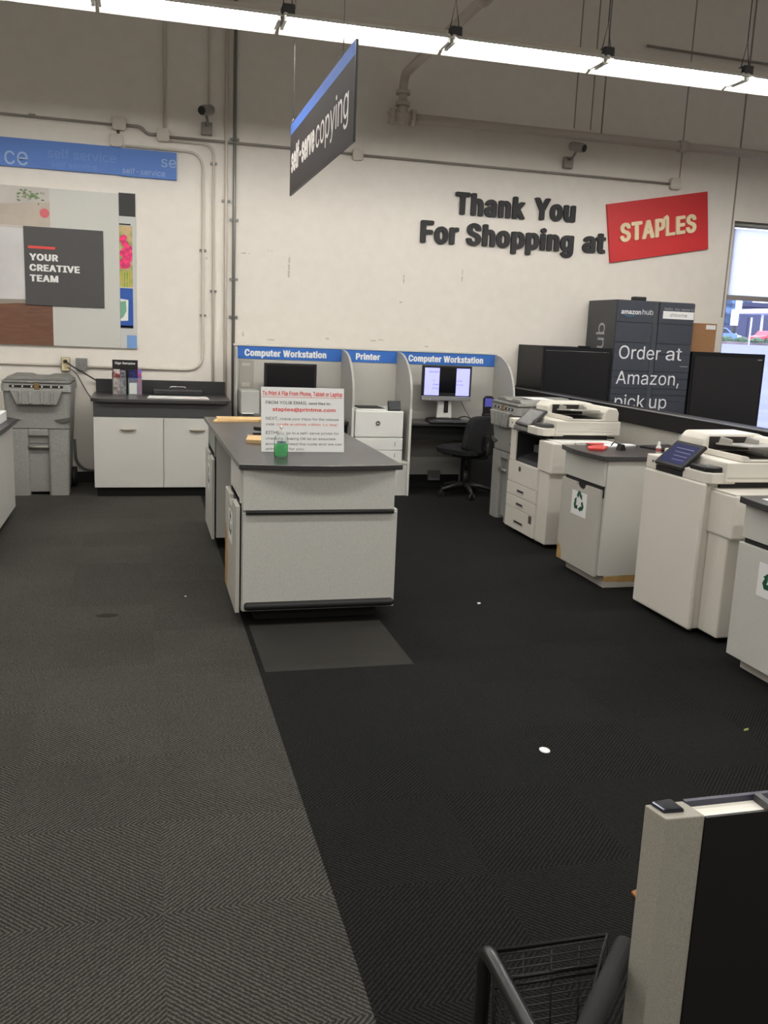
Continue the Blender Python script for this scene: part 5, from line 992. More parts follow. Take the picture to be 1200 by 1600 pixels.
for txt, x, z, wd in (('please select', 2.92, 1.262, .105), ('C', 2.965, 1.17, .02), ('make', 2.965, 1.13, .065), ('shop', 2.96, 1.09, .068), ('color', 3.228, 1.17, .066), ('more', 3.228, 1.13, .075)):
    lettering(txt, (x, 9.1973, z), XR, ZU, wd, .016, mat('screen_text', rgb(40, 40, 90), .5), s2, bold=.01, depth=.0003)
def keyboard(x, y, lab):
    t = thing('keyboard', lab, 'keyboard', (x, y, DZ))
    b = MB(); b.box(x-.22, x+.22, y-.075, y+.075, DZ, DZ+.018, .005); b.build('case', BLK, t)
    b = MB()
    for r in range(5):
        for c in range(14): b.box(x-.205+c*.0295, x-.18+c*.0295, y-.062+r*.026, y-.04+r*.026, DZ+.018, DZ+.024)
    b.build('keys', DGR, t)
keyboard(3.1, 9.045, 'black keyboard on the right workstation desk before the lit monitor')
t = thing('desktop_printer', 'pale grey desktop printer at the left end of the left workstation desk', 'printer', (1.03, 9.25, DZ))
b = MB(); b.box(.935, 1.125, 9.12, 9.43, DZ+.05, 1.03, .012); b.build('body', mat('printer_grey', rgb(176, 176, 172), .5), t)
b = MB(); b.box(.94, 1.12, 9.06, 9.40, DZ, DZ+.06, .005); b.build('paper_tray', mat('tray_grey', rgb(112, 112, 110), .5), t)
b = MB(); b.box(.945, 1.06, 9.02, 9.115, DZ+.0605, DZ+.063); tag(b.build('paper_sheet', PAP), 'small white sheet in the tray of the grey desktop printer', 'paper')
t = thing('card_reader', 'small upright card reader with a blue screen on the right workstation desk', 'card reader', (3.57, 9.1, DZ))
b = MB(); b.box(3.52, 3.62, 9.08, 9.16, DZ, DZ+.10, .008); b.build('base', BLK, t)
b = MB(); b.prism([(3.515, DZ+.09), (3.625, DZ+.09), (3.63, 1.01), (3.605, 1.035), (3.54, 1.035), (3.512, 1.01)], 9.10, 9.125, 'y', .006); b.build('body', BLK, t)
b = MB(); b.box(3.53, 3.612, 9.0985, 9.0995, .92, 1.01); b.build('screen', mat('reader_screen', rgb(70, 70, 140), .3, emit=rgb(80, 80, 170), es=SCRN*.35), t)
b = MB(); b.tube(fillet([(3.30, 9.36, DZ+.01), (3.38, 9.28, DZ+.06), (3.44, 9.18, DZ+.012), (3.515, 9.14, DZ+.02)], .1), .006, 8); tag(b.build('cable', BLK), 'black cable curling over the right workstation desk', 'cable')
b = MB(); b.tube(fillet([(3.34, BY-.01, 1.02), (3.40, 9.40, .88), (3.46, 9.30, DZ+.008)], .1), .004, 8); tag(b.build('cable', DGR), 'thin cable drooping behind the lit monitor to the desk', 'cable')

# laser printer on its shelf
t = thing('laser_printer', 'white laser printer with a small tilted display in the middle bay', 'printer', (2.3, 9.1, .352))
PX0, PX1, PY = 2.06, 2.57, 8.885
b = MB(); b.box(PX0, PX1, PY, 9.40, .60, .872, .012); b.box(PX0+.02, PX1-.02, PY+.05, 9.38, .872, .885, .004); b.build('body', WHT, t)
b = MB(); b.box(PX0+.06, PX1-.17, PY+.10, 9.35, .884, .8875); b.build('output_slot', GAP, t)
for z0, z1 in ((.472, .596), (.354, .468)):
    b = MB(); b.box(PX0, PX1, PY-.002, 9.42, z0, z1, .006); d = b.build('paper_drawer', WHT, t)
    b = MB(); b.box(PX1-.085, PX1-.080, PY-.004, PY-.002, z0+.04, z0+.085); b.build('level_mark', DGR, d)
b = MB(); b.cyl((2.30, PY-.003, .745), (2.30, PY+.001, .745), .024, 24); bd = b.build('badge', DGR, t)
lettering('hp', (2.287, PY-.0032, .738), XR, ZU, .026, .016, WTX, bd, bold=.02, depth=.0004, italic=.25)
b = MB(); b.box(PX1-.165, PX1-.03, PY+.02, PY+.05, .872, .972, .006, rot=Matrix.Rotation(-.35, 3, 'X')); dp = b.build('display', BLK, t)
b = MB(); b.box(PX1-.155, PX1-.04, PY+.018, PY+.0195, .885, .96, 0, rot=Matrix.Rotation(-.35, 3, 'X'), about=((PX1-.1), PY+.035, .922)); b.build('display_glass', mat('display_grey', rgb(64, 66, 70), .2), dp)

# ------------------------------------------------------------------ office chair
t = thing('office_chair', 'black fabric office chair turned to the right workstation desk', 'chair', (3.27, 8.86, 0), math.radians(28))
b = MB()
for k in range(5):
    a = k*2*PI/5+.35; d = Vector((math.cos(a), math.sin(a), 0))
    leg = MB(); leg.tube([d*.02+Vector((0, 0, .115)), d*.15+Vector((0, 0, .11)), d*.29+Vector((0, 0, .075))], [.028, .024, .018], 8); lg = leg.build('base_leg', RUB, t, local=True)
    c = MB(); n_ = Vector((-d.y, d.x, 0)); p = d*.29+Vector((0, 0, .03))
    for s in (-1, 1): c.cyl(p+n_*s*.012, p+n_*s*.028, .03, 14)
    c.tube([p, p+Vector((0, 0, .05))], .009, 8); c.build('caster', RUB, lg, local=True)
b = MB(); b.cyl((0, 0, .10), (0, 0, .27), .03); b.cyl((0, 0, .27), (0, 0, .42), .018); b.build('gas_column', mat('column_dark', rgb(34, 34, 36), .5), t, local=True)
b = MB(); b.box(-.11, .11, -.10, .12, .405, .435, .01); b.tube([(.09, -.03, .415), (.24, -.05, .41)], .008, 8); b.build('mechanism', BLK, t, local=True)
b = MB(); loft(b, [(.435, -.20, .20, -.19, .22, .10), (.455, -.245, .245, -.22, .27, .12), (.50, -.25, .25, -.22, .28, .12), (.53, -.21, .21, -.18, .24, .10)], 6); b.build('seat', FAB, t, local=True)
b = MB()
nb = bmesh.new(); G = []
NX, NZ = 12, 12
for j in range(NZ+1):
    row = []
    for i in range(NX+1):
        u, v = -1+2*i/NX, -1+2*j/NZ
        w_ = .225*(1-.10*v)*(1-.22*max(0, abs(v)-.55)**2*6)
        row.append(Vector((u*w_, -.22+.05*u*u-.02*v, .66+.20*v*(1-.10*u*u*u*u))))
    G.append(row)
fr_ = [[nb.verts.new(p+Vector((0, .03, 0))) for p in r] for r in G]; bk_ = [[nb.verts.new(p-Vector((0, .03, 0))) for p in r] for r in G]
for j in range(NZ):
    for i in range(NX):
        f = nb.faces.new((fr_[j][i], fr_[j+1][i], fr_[j+1][i+1], fr_[j][i+1])); f.smooth = True
        f = nb.faces.new((bk_[j][i], bk_[j][i+1], bk_[j+1][i+1], bk_[j+1][i])); f.smooth = True
per = [(0, i) for i in range(NX)]+[(j, NX) for j in range(NZ)]+[(NZ, i) for i in range(NX, 0, -1)]+[(j, 0) for j in range(NZ, 0, -1)]
for a, c in zip(per, per[1:]+per[:1]): nb.faces.new((fr_[a[0]][a[1]], fr_[c[0]][c[1]], bk_[c[0]][c[1]], bk_[a[0]][a[1]]))
bmesh.ops.recalc_face_normals(nb, faces=nb.faces); b.merge(nb); b.build('backrest', FAB, t, local=True)
b = MB(); b.tube(fillet([(0, -.08, .42), (0, -.29, .43), (0, -.265, .62)], .06), .018, 8); b.box(-.035, .035, -.285, -.245, .50, .66, .008); b.build('back_post', BLK, t, local=True)
# ------------------------------------------------------------------ recycling emblem
def emblem(c, R, U, size, parent, m):
    """three chasing arrows"""
    R, U = Vector(R), Vector(U); Nn = R.cross(U)
    b = MB(); nb = bmesh.new()
    def P(x, y, k): return c+R*(x*size)+U*(y*size)+Nn*k
    def poly(pts):
        lo = [nb.verts.new(P(x, y, .0)) for x, y in pts]; hi = [nb.verts.new(P(x, y, .0008)) for x, y in pts]
        nb.faces.new(hi); nb.faces.new(lo[::-1])
        for i in range(len(pts)): nb.faces.new((lo[i], lo[(i+1) % len(pts)], hi[(i+1) % len(pts)], hi[i]))
    A = [[(-.30, .42), (-.14, .70), (.14, .70), (.30, .44), (.08, .31), (.0, .44), (-.10, .26)],
         [(.13, .22), (.55, .22), (.42, .05), (.36, .40)]]
    for k in range(3):
        a = -k*2*PI/3; ca, sa = math.cos(a), math.sin(a)
        for q in ([(-.33, .36), (-.15, .68), (.13, .68), (.27, .45), (.07, .34), (.0, .46), (-.13, .24)], [(.36, .52), (.40, .16), (.07, .33)]):
            poly([(x*ca-y*sa, x*sa+y*ca) for x, y in q])
    bmesh.ops.recalc_face_normals(nb, faces=nb.faces); b.merge(nb)
    return b.build('recycling_emblem', m, parent)
def recycling_label(x, y0, y1, z0, z1, parent, full=True):
    """label on a face looking towards -X"""
    b = MB(); b.box(x-.0012, x, y0, y1, z0, z1); l = b.build('recycling_label', PAP, parent)
    emblem(Vector((x-.0013, (y0+y1)/2, (z0+z1)/2+.012)), (0, -1, 0), ZU, .115, l, GRN)
    return l
def notch_door(x0, x1, y0, y1, z0, z1, yc, depth=.045, half=.065):
    """door slab facing -X with a scooped finger notch in its top edge; profile in (y, z)"""
    n = 10
    sc = [(yc+half*math.cos(PI*i/n)*(1.0), z1-depth*math.sin(PI*i/n)**.8) for i in range(n+1)]
    pr = [(y0, z0), (y1, z0), (y1, z1)]+sc+[(y0, z1)]
    b = MB(); b.prism(pr, x0, x1, 'x', .002); return b

# ------------------------------------------------------------------ self-serve island
t = thing('copy_island', 'grey laminate self-serve island with black speckled top in the middle of the aisle', 'counter', (.95, 6.1, 0))
IZ = .921
b = MB()
b.prism([(.495, 4.875)]+[(.495+.925*i/12, 4.875-.055*math.sin(PI*i/12)) for i in range(1, 12)]+[(1.42, 4.875), (1.43, 7.48), (.472, 7.48)], IZ-.03, IZ, 'z', .004); b.build('countertop', TOP, t)
b = MB(); b.prism([(.515, 4.905), (.9425, 4.878), (1.385, 4.905), (1.385, 4.94), (.515, 4.94)] if False else [(.515, 4.905), (1.385, 4.905), (1.385, 5.45), (.515, 5.45)], .085, IZ-.03, 'z'); b.build('near_cabinet', LAM, t)
b = MB(); b.box(.52, 1.38, 4.885, 4.905, .662, IZ-.031, .002); b.build('upper_front_panel', LAM, t)
b = MB(); b.box(.52, 1.40, 4.882, 4.905, .085, .648, .002); b.build('lower_front_panel', LAM, t)
b = MB(); b.tube([(.535, 4.872, .652), (1.375, 4.872, .652)], .012, 10); b.box(.535, 1.375, 4.872, 4.886, .642, .664, .004); b.build('bumper_rail', RUB, t)
b = MB(); b.tube([(.53, 4.862, .118), (.545, 4.862, .118), (1.375, 4.862, .118), (1.39, 4.862, .118)], [.016, .022, .022, .016], 12); b.box(.535, 1.385, 4.862, 4.884, .098, .138, .006); b.build('bumper_rail', RUB, t)
b = MB(); b.box(.60, 1.32, 4.99, 5.42, 0, .085); b.build('toe_kick', KICK, t)
b = MB(); b.box(1.385, 1.405, 4.90, 5.44, .09, .66, .002); b.build('side_door', LAM, t)
b = MB(); b.box(.505, .515, 4.905, 5.45, .70, IZ-.032, .001); b.build('apron', LAM, t)
WRN = worn_mat('worn_door', -.46, 5.56-6.1, .25, .2, .20, .24)
d = notch_door(.482, .505, 4.895, 5.55, .075, .685, 5.20, .05, .075).build('notched_door', WRN, t)
recycling_label(.4815, 5.10, 5.30, .42, .60, d)
b = MB(); b.box(.505, .52, 4.93, 5.42, .66, .72); b.build('door_gap', GAP, t)
# far cabinet of the island
b = MB(); b.box(.515, 1.385, 6.72, 7.42, .085, IZ-.03); b.build('far_cabinet', LAM, t)
b = MB(); b.box(1.36, 1.385, 5.45, 6.72, .085, IZ-.03); b.build('back_panel', LAM, t)
b = MB(); b.box(.60, 1.32, 6.78, 7.38, 0, .085); b.build('toe_kick', KICK, t)
b = MB(); b.box(.503, .515, 6.72, 7.42, .70, IZ-.032, .001); b.build('apron', mat('apron_green_grey', rgb(150, 158, 148), .5, speck=.1, scale=200), t)
d = notch_door(.482, .503, 6.71, 7.42, .075, .68, 7.05, .05, .075).build('notched_door', LAM, t)
recycling_label(.4815, 6.93, 7.13, .40, .60, d)
b = MB(); b.box(.503, .52, 6.74, 7.40, .66, .72); b.build('door_gap', GAP, t)

# things on the island
t = thing('notice_board', 'white print-instructions notice standing on the island behind the sanitizer bottle', 'sign', (.929, 5.38, IZ))
tilt = math.atan2(.06, .385); U = Vector((0, math.sin(tilt), math.cos(tilt))); O0 = Vector((.677, 5.372, IZ+.001))
b = MB(); ct = MB(); ct.box(0, .506, 0, .006, 0, .388, .001); ct.xf(Matrix.Translation(O0) @ Matrix.Rotation(-tilt, 4, 'X')); ct.build('card', PAP, t)
def nline(body, x, v, wd, cap, m, bold=.0): lettering(body, O0+Vector((x, 0, 0))+U*v+Vector((0, -.0006, 0)), XR, U, wd, cap, m, t, bold=bold, depth=.0004)
nline('To Print A File From Phone, Tablet or Laptop', .008, .338, .488, .026, RTX, .02)
b = MB(); b.quad(O0+Vector((.006, -.0008, 0))+U*.328, O0+Vector((.498, -.0008, 0))+U*.328, O0+Vector((.498, -.0008, 0))+U*.330, O0+Vector((.006, -.0008, 0))+U*.330); b.build('printed_rule', RTX, t)
nline('FROM YOUR EMAIL', .028, .287, .25, .018, BTX, .005); nline('send files to:', .288, .287, .135, .014, GTX, .02)
nline('staples@printme.com', .068, .245, .385, .021, RTX, .03)
nline('NEXT,', .028, .192, .075, .018, GTX, -.005); nline('check your inbox for the release', .112, .192, .36, .014, GTX, .01)
nline('code', .028, .160, .05, .014, GTX, .01); nline('(code expires within 24 hrs)', .09, .160, .375, .014, mat('faded_red', rgb(238, 158, 150), .6), .015)
nline('EITHER', .028, .107, .10, .018, BTX, .005); nline('go to a self-serve printer for', .15, .107, .325, .014, GTX, .01)
nline('checking, making OR let an associate', .028, .074, .425, .014, GTX, .01)
nline('know you need the code and we can', .028, .042, .465, .014, GTX, .01)
nline('print them for you.', .028, .012, .235, .014, GTX, .01)
b = MB(); b.prism([(5.385, IZ), (5.50, IZ), (5.425, IZ+.30)], .90, .905, 'x'); b.build('easel_back', KRA, t)

t = thing('sanitizer_bottle', 'clear pump bottle half full of green hand sanitizer at the front of the island', 'bottle', (.762, 5.15, IZ))
bx, by = .762, 5.15
b = MB(); prof = [(0, .0), (.036, .001), (.041, .008), (.041, .085), (.040, .105), (.036, .12), (.018, .131), (.014, .136), (.014, .142)]
b.lathe(prof, bx, by, IZ, 28, 1, .62); b.build('bottle_body', GLS, t)
lq = mat('green_gel', rgb(74, 224, 124), .15, spec=.5, trans=.35)
b = MB(); b.lathe([(0, .004), (.035, .005), (.039, .010), (.039, .078), (0, .078)], bx, by, IZ, 28, 1, .60); b.build('green_gel', lq, t)
b = MB(); b.lathe([(.016, .136), (.017, .155), (.009, .158), (.009, .172), (.012, .174), (.012, .184), (0, .186)], bx, by, IZ, 20); b.tube(fillet([(bx, by, IZ+.178), (bx-.004, by-.030, IZ+.178), (bx-.004, by-.034, IZ+.168)], .006), .005, 8); b.build('pump', mat('pump_white', rgb(225, 222, 218), .4), t)
b = MB()
n = 10; nb = bmesh.new(); G = [[nb.verts.new((bx+.0418*math.sin(a), by-.0418*.62*math.cos(a), z)) for a in [(-.75+1.5*i/n) for i in range(n+1)]] for z in (IZ+.030, IZ+.098)]
for i in range(n): nb.faces.new((G[0][i], G[0][i+1], G[1][i+1], G[1][i]))
G2 = MB(); b.merge(nb); lb = b.build('front_label', mat('label_film', rgb(90, 205, 130), .3, alpha=.35), t)
lettering('PURELL', (bx-.026, by-.0275, IZ+.083), XR, ZU, .052, .015, mat('label_navy', rgb(44, 44, 110), .5), lb, bold=.05, depth=.0006, italic=.2)

def slab(name, pts, z0, th, m, lab, cat, tiltv=None):
    b = MB(); b.prism(pts, z0, z0+th, 'z', min(.001, th*.3)); o = b.build(name, m); return tag(o, lab, cat)
b = MB(); b.prism([(.512, 7.03), (.99, 7.15), (1.02, 7.38), (.578, 7.36)], IZ, IZ+.012, 'z', .001); b.mi = 1; b.box(.56, 1.0, 7.12, 7.36, IZ+.012, IZ+.018, .002)
tag(b.build('cardboard_piece', [KRA, KRA]), 'long flat tan cardboard piece across the far end of the island top', 'cardboard')
b = MB(); b.prism([(.63, 5.79), (.90, 5.72), (.93, 5.98), (.672, 6.06)], IZ, IZ+.022, 'z', .001)
tag(b.build('cardboard_piece', KRA), 'short flat tan cardboard piece on the island beside the white notice', 'cardboard')
t = thing('stapler', 'small black stapler behind the short cardboard piece on the island', 'stapler', (.80, 6.28, IZ))
b = MB(); b.box(.73, .88, 6.26, 6.30, IZ, IZ+.012, .003); b.build('base', BLK, t)
b = MB(); b.prism([(.735, IZ+.03), (.88, IZ+.012), (.88, IZ+.03), (.86, IZ+.045), (.735, IZ+.055)], 6.262, 6.298, 'y', .004); b.build('arm', BLK, t)

# ------------------------------------------------------------------ recycling cabinets along the aisle
def recycle_cabinet(x, ya, yb, lab, seed_mat):
    """front looks to -X, ya near end, yb far end"""
    t = thing('recycling_cabinet', lab, 'cabinet', ((x+.4), (ya+yb)/2, 0), 0, 'recycling cabinets between the copiers')
    b = MB(); b.box(x+.02, x+.82, ya, yb, .085, .872); b.build('body', LAM, t)
    b = MB(); b.box(x, x+.02, ya+.012, yb, .70, .872, .002); b.build('apron', LAM, t)
    b = MB(); b.box(x+.012, x+.03, ya+.02, yb-.01, .62, .71); b.build('bin_slot', GAP, t)
    yc = ya+(yb-ya)*.52
    d = notch_door(x-.006, x+.018, ya+.03, yb+.01, .07, .672, yc, .04, .07).build('notched_door', worn_mat('chipped_door', -.4, (yb-ya)/2, .10, .2, .07, .08) if ya > 5 else LAM, t)
    recycling_label(x-.0062, yc-.105, yc+.12, .44, .61, d)
    b = MB(); b.box(x+.06, x+.80, ya, yb-.03, 0, .085); b.build('plinth', seed_mat, t)
    b = MB(); m_ = (ya+yb)/2
    b.prism([(x-.025, yb+.02)]+[(x-.025-.035*math.sin(PI*i/8), yb+.02-(yb-ya+.04)*i/8) for i in range(1, 8)]+[(x-.025, ya-.02), (x+.84, ya-.02), (x+.84, yb+.02)], .875, .908, 'z', .003); b.build('countertop', TOP, t)
    return t
recycle_cabinet(2.965, 5.37, 5.97, 'grey recycling cabinet with black top between the two cream copiers', worn_mat('worn_plinth', -.05, -.3, .06, .42, .05, .026))
recycle_cabinet(2.965, 3.30, 3.90, 'grey recycling cabinet with black top cut by the right edge, nearest the camera', worn_mat('worn_plinth_near', 5, 0, 0, .1, .1, .1))
RZ = .908
b = MB(); b.prism([(2.99, 3.55), (3.22, 3.55), (3.2, 3.86), (3.0, 3.83)], RZ, RZ+.002, 'z'); tag(b.build('paper_sheet', PAP), 'white paper sheet on the nearest recycling cabinet', 'paper')
# things lying on the far recycling cabinet
t = thing('paper_pad', 'red and white paper pad on the recycling cabinet between the copiers', 'pad', (3.3, 5.75, RZ))
b = MB(); b.prism([(3.25, 5.83), (3.50, 5.92), (3.48, 5.98), (3.12, 5.98)], RZ, RZ+.010, 'z', .001); b.build('pages', PAP, t)
b = MB(); b.prism([(3.12, 5.91), (3.22, 5.885), (3.27, 5.975), (3.12, 5.975)], RZ+.010, RZ+.015, 'z', .001); b.build('red_cover', mat('red_plastic', rgb(206, 60, 56), .4), t)
b = MB(); b.prism([(2.985, 5.67), (3.09, 5.64), (3.20, 5.79), (3.14, 5.86), (3.04, 5.79)], RZ, RZ+.016, 'z', .004); tag(b.build('red_pouch', MATS['red_plastic']), 'crumpled red plastic pouch at the front of the paper pad', 'pouch')
t = thing('binder_clip', 'black binder clip lying right of the red pouch', 'clip', (3.2, 5.6, RZ))
b = MB(); b.prism([(3.235, RZ), (3.285, RZ), (3.27, RZ+.04), (3.25, RZ+.04)], 5.68, 5.74, 'y', .002); b.build('clip_body', BLK, t)
b = MB(); b.tube(fillet([(3.25, 5.71, RZ+.035), (3.23, 5.76, RZ+.05), (3.22, 5.78, RZ+.02)], .01), .004, 6); b.build('wire_handle', BLK, t)
b = MB(); b.prism([(3.49, 5.85), (3.62, 5.42), (3.78, 5.44), (3.76, 5.92)], RZ, RZ+.012, 'z', .002); b.mi = 1; b.prism([(3.52, 5.86), (3.765, 5.92), (3.775, 5.55), (3.63, 5.50)], RZ+.0125, RZ+.016, 'z', .001)
tag(b.build('folder', [BLK, mat('folder_dark', rgb(44, 42, 46), .35)]), 'flat black folder at the back of the recycling cabinet between the copiers', 'folder')
t = thing('glue_bottle', 'small white bottle with a red label by the black folder', 'bottle', (3.46, 5.55, RZ))
b = MB(); b.lathe([(0, 0), (.017, .001), (.018, .004), (.018, .042), (.012, .052), (.010, .054)], 3.46, 5.55, RZ, 18); b.build('bottle_body', WHT, t)
b = MB(); b.lathe([(.0185, .01), (.0185, .034)], 3.46, 5.55, RZ, 18); b.build('red_label', mat('label_red', rgb(176, 92, 88), .5), t)
b = MB(); b.lathe([(.011, .052), (.010, .075), (.006, .08), (0, .081)], 3.46, 5.55, RZ, 16); b.build('cap', WHT, t)
b = MB(); b.tube([(3.60, 5.47, RZ+.022), (3.68, 5.44, RZ+.022)], .006, 8); b.tube([(3.59, 5.474, RZ+.022), (3.60, 5.47, RZ+.022)], .008, 8); tag(b.build('highlighter', mat('lime', rgb(214, 230, 110), .5)), 'lime highlighter lying on the black folder', 'pen')

# ------------------------------------------------------------------ copiers
def copier(x0, yl, open_front, label):
    t = thing('copier', label, 'copier', (x0+.35, yl-.4, 0), 0, 'cream office copiers')
    def BX(b, u0, u1, v0, v1, z0, z1, bev=.004): b.box(x0+u0, x0+u1, yl-v1, yl-v0, z0, z1, bev)
    def Q(u, v, z): return Vector((x0+u, yl-v, z))
    if open_front:
        b = MB()
        BX(b, .012, .66, 0, .60, .035, .62); BX(b, .0, .66, 0, .115, .62, .885); BX(b, .42, .66, .115, .60, .62, .885, 0); BX(b, .1, .66, .115, .60, .872, .9, 0)
        b.build('body', CRM, t)
        b = MB(); BX(b, .41, .42, .115, .60, .62, .872, 0); BX(b, .012, .41, .113, .117, .625, .872, 0); BX(b, .03, .41, .116, .60, .866, .872, 0); b.build('output_cavity', GAP, t)
        b = MB(); b.prism([(x0+.012, .622), (x0+.41, .622), (x0+.41, .76), (x0+.30, .74), (x0+.03, .655)], yl-.60, yl-.118, 'y', .004); b.build('output_tray', mat('tray_charcoal', rgb(44, 44, 48), .45), t)
        b = MB(); b.prism([(x0+.16, .72), (x0+.30, .755), (x0+.30, .80), (x0+.18, .765)], yl-.40, yl-.16, 'y', .004)
        for k in range(6): BX(b, .145, .165, .17+k*.036, .19+k*.036, .705, .765, .002)
        b.build('exit_rollers', MGR, t)
        b = MB(); BX(b, -.004, .012, 0, .60, .437, .615); f = b.build('front_cover', CRM, t)
        b = MB(); b.cyl(Q(-.007, .245, .565), Q(-.004, .245, .565), .022, 20); bd = b.build('badge', DGR, f)
        for z0, z1, hw, hz in ((.328, .432, .13, .375), (.222, .324, .13, .262), (.04, .218, .18, .105)):
            b = MB(); BX(b, -.008, .012, 0, .60, z0, z1); dr = b.build('paper_drawer', CRM, t)
            b = MB(); BX(b, -.010, -.0075, .30-hw*.6, .30+hw*.55, hz-.016, hz+.016, .004); b.build('drawer_handle', CRM2, dr)
            b = MB(); BX(b, -.0108, -.0098, .30-hw*.5, .30+hw*.45, hz-.004, hz+.012, 0); b.build('handle_recess', GAP, dr)
        b = MB(); BX(b, -.010, -.007, .50, .56, .15, .215, .002); b.build('size_tag', mat('tag_brown', rgb(90, 84, 76), .5), t)
        off = 0
    else:
        b = MB(); BX(b, .02, .66, 0, .60, .03, .897); b.build('body', CRM, t)
        b = MB(); BX(b, -.012, .02, -.0, .625, .03, .893, .012); b.build('front_door', CRM, t)
        b = MB(); BX(b, .10, .16, -.10, .0, .44, .455, .004); b.build('side_tab', CRM, t)
        off = .055
    # right-hand side module
    b = MB(); BX(b, off+.012, .58, .60, .785, .03, .62, .01); b.build('side_column', CRM, t)
    b = MB(); BX(b, off, .20, .575, .83, .612, .858, .012); b.build('feeder_door', CRM, t)
    b = MB(); BX(b, .205, .50, .60, .83, .63, .855, .008); b.build('feeder_body', CRM, t)
    b = MB(); BX(b, .06, .56, .58, .82, .858, .866, .003); b.build('bypass_tray', WHT if open_front else CRM, t)
    b = MB(); BX(b, .10, .58, .56, .62, .862, .905, 0); b.build('shadow_gap', GAP, t)
    b = MB(); BX(b, .36, .42, .829, .845, .70, .76, .004); b.build('latch', DGR, t)
    # control shelf
    b = MB(); s0 = -.03 if open_front else -.005
    BX(b, s0, .19, 0, .115, .893, .980, .008)
    BX(b, s0+.03, .19, .10, .42, .893, .945, .004)
    b.prism([(x0+s0, yl-.40), (x0+s0, yl-.60), (x0+s0+.03, yl-.645), (x0+.18, yl-.645), (x0+.18, yl-.40)], .893, .955, 'z', .006)
    b.build('control_shelf', CRM, t)
    b = MB(); BX(b, s0-.001, s0+.03, .115, .40, .897, .925, .002); b.build('shelf_band', MGR if open_front else BLK, t)
    b = MB(); BX(b, s0-.0012, s0, .07, .085, .935, .95, 0); b.build('usb_port', DGR, t)
    # tilted touch screen
    ang = math.radians(42)
    pb = MB(); pb.box(-.10, .10, -.150, .150, -.012, .012, .006)
    mt = Matrix.Translation(Q(.055, .27, 1.005)) @ Matrix.Rotation(-ang, 4, 'Y')
    pb.xf(mt); sc = pb.build('touch_screen', DGR if open_front else BLK, t)
    pb = MB(); pb.box(-.078, .078, -.125, .125, .0122, .0130); pb.xf(mt)
    pb.build('screen_glass', mat('screen_grey', rgb(120, 122, 126), .2) if open_front else mat('screen_navy', rgb(40, 44, 72), .2, emit=rgb(54, 58, 100), es=SCRN*.25), sc)
    pb = MB()
    if not open_front:
        for k in range(4): pb.box(.04-k*.03, .045-k*.03, -.10, .08-.02*k, .0131, .0134)
        pb.xf(mt); pb.build('screen_text', mat('screen_faint', rgb(110, 112, 150), .4), sc)
    b = MB(); b.prism([(x0+.02, .945), (x0+.15, .945), (x0+.15, 1.04), (x0+.10, 1.02)], yl-.33, yl-.21, 'y', .004); b.build('screen_mount', DGR, t)
    b = MB(); nbp = arc(0, 0, .15, 205, 335, 8, .06)
    b.prism([(x0+.0, yl-.455), (x0+.0, yl-.60), (x0+.04, yl-.635), (x0+.10, yl-.63), (x0+.12, yl-.56), (x0+.06, yl-.45)], .955, .985, 'z', .008); kp = b.build('keypad', DGR if open_front else BLK, t)
    b = MB()
    for i in range(3):
        for j in range(3): BX(b, .025+j*.024, .043+j*.024, .50+i*.034, .524+i*.034, .985, .988, .001)
    b.build('keys', MGR, kp)
    # scanner and document feeder
    b = MB(); BX(b, .10, .67, .02, .665, .905, 1.018, .008); b.build('scanner', CRM, t)
    b = MB(); BX(b, .11, .60, .6655, .667, .93, .934, 0); BX(b, .4, .66, .6655, .667, .955, .957, 0); b.build('panel_seam', CRM2, t)
    b = MB(); pr = [(x0+.20, 1.02), (x0+.20, 1.10), (x0+.235, 1.135), (x0+.58, 1.14), (x0+.64, 1.12), (x0+.65, 1.02)]
    b.prism(pr, yl-.27, yl-.02, 'y', .014); b.build('feeder_cover', CRM, t)
    b = MB(); BX(b, .20, .65, .25, .66, 1.02, 1.032, .004)
    b.prism([(x0+.20, 1.03), (x0+.20, 1.055), (x0+.235, 1.05), (x0+.255, 1.03)], yl-.66, yl-.26, 'y', .004)
    b.prism([(x0+.52, 1.02), (x0+.52, 1.09), (x0+.55, 1.13), (x0+.63, 1.125), (x0+.65, 1.09), (x0+.65, 1.02)], yl-.66, yl-.26, 'y', .012); b.build('feeder_base', CRM, t)
    b = MB(); BX(b, .24, .52, .255, .272, 1.04, 1.12, 0); BX(b, .25, .515, .27, .62, 1.032, 1.036, 0); b.build('feeder_mouth', mat('mouth_dark', rgb(40, 36, 34), .6), t)
    b = MB(); b.prism([(yl-.29, 1.085), (yl-.30, 1.075), (yl-.62, 1.095), (yl-.62, 1.103)], x0+.27, x0+.50, 'x', .002)
    for u in (.28, .46): b.prism([(yl-.30, 1.08), (yl-.42, 1.09), (yl-.42, 1.118), (yl-.32, 1.125)], x0+u, x0+u+.018, 'x', .004)
    b.build('document_tray', mat('tray_grey2', rgb(158, 155, 149), .5), t)
    for u, v in ((.06, .06), (.06, .54), (.6, .06), (.6, .54)):
        b = MB(); b.cyl(Q(u, v-.012, .02), Q(u, v+.012, .02), .02, 12); b.build('caster', MGR, t)
    return t
copier(3.08, 7.27, True, 'far cream copier with open paper output and three drawers beside the grey bin')
copier(3.045, 5.0, False, 'near cream copier with a plain closed front door beside the right edge')

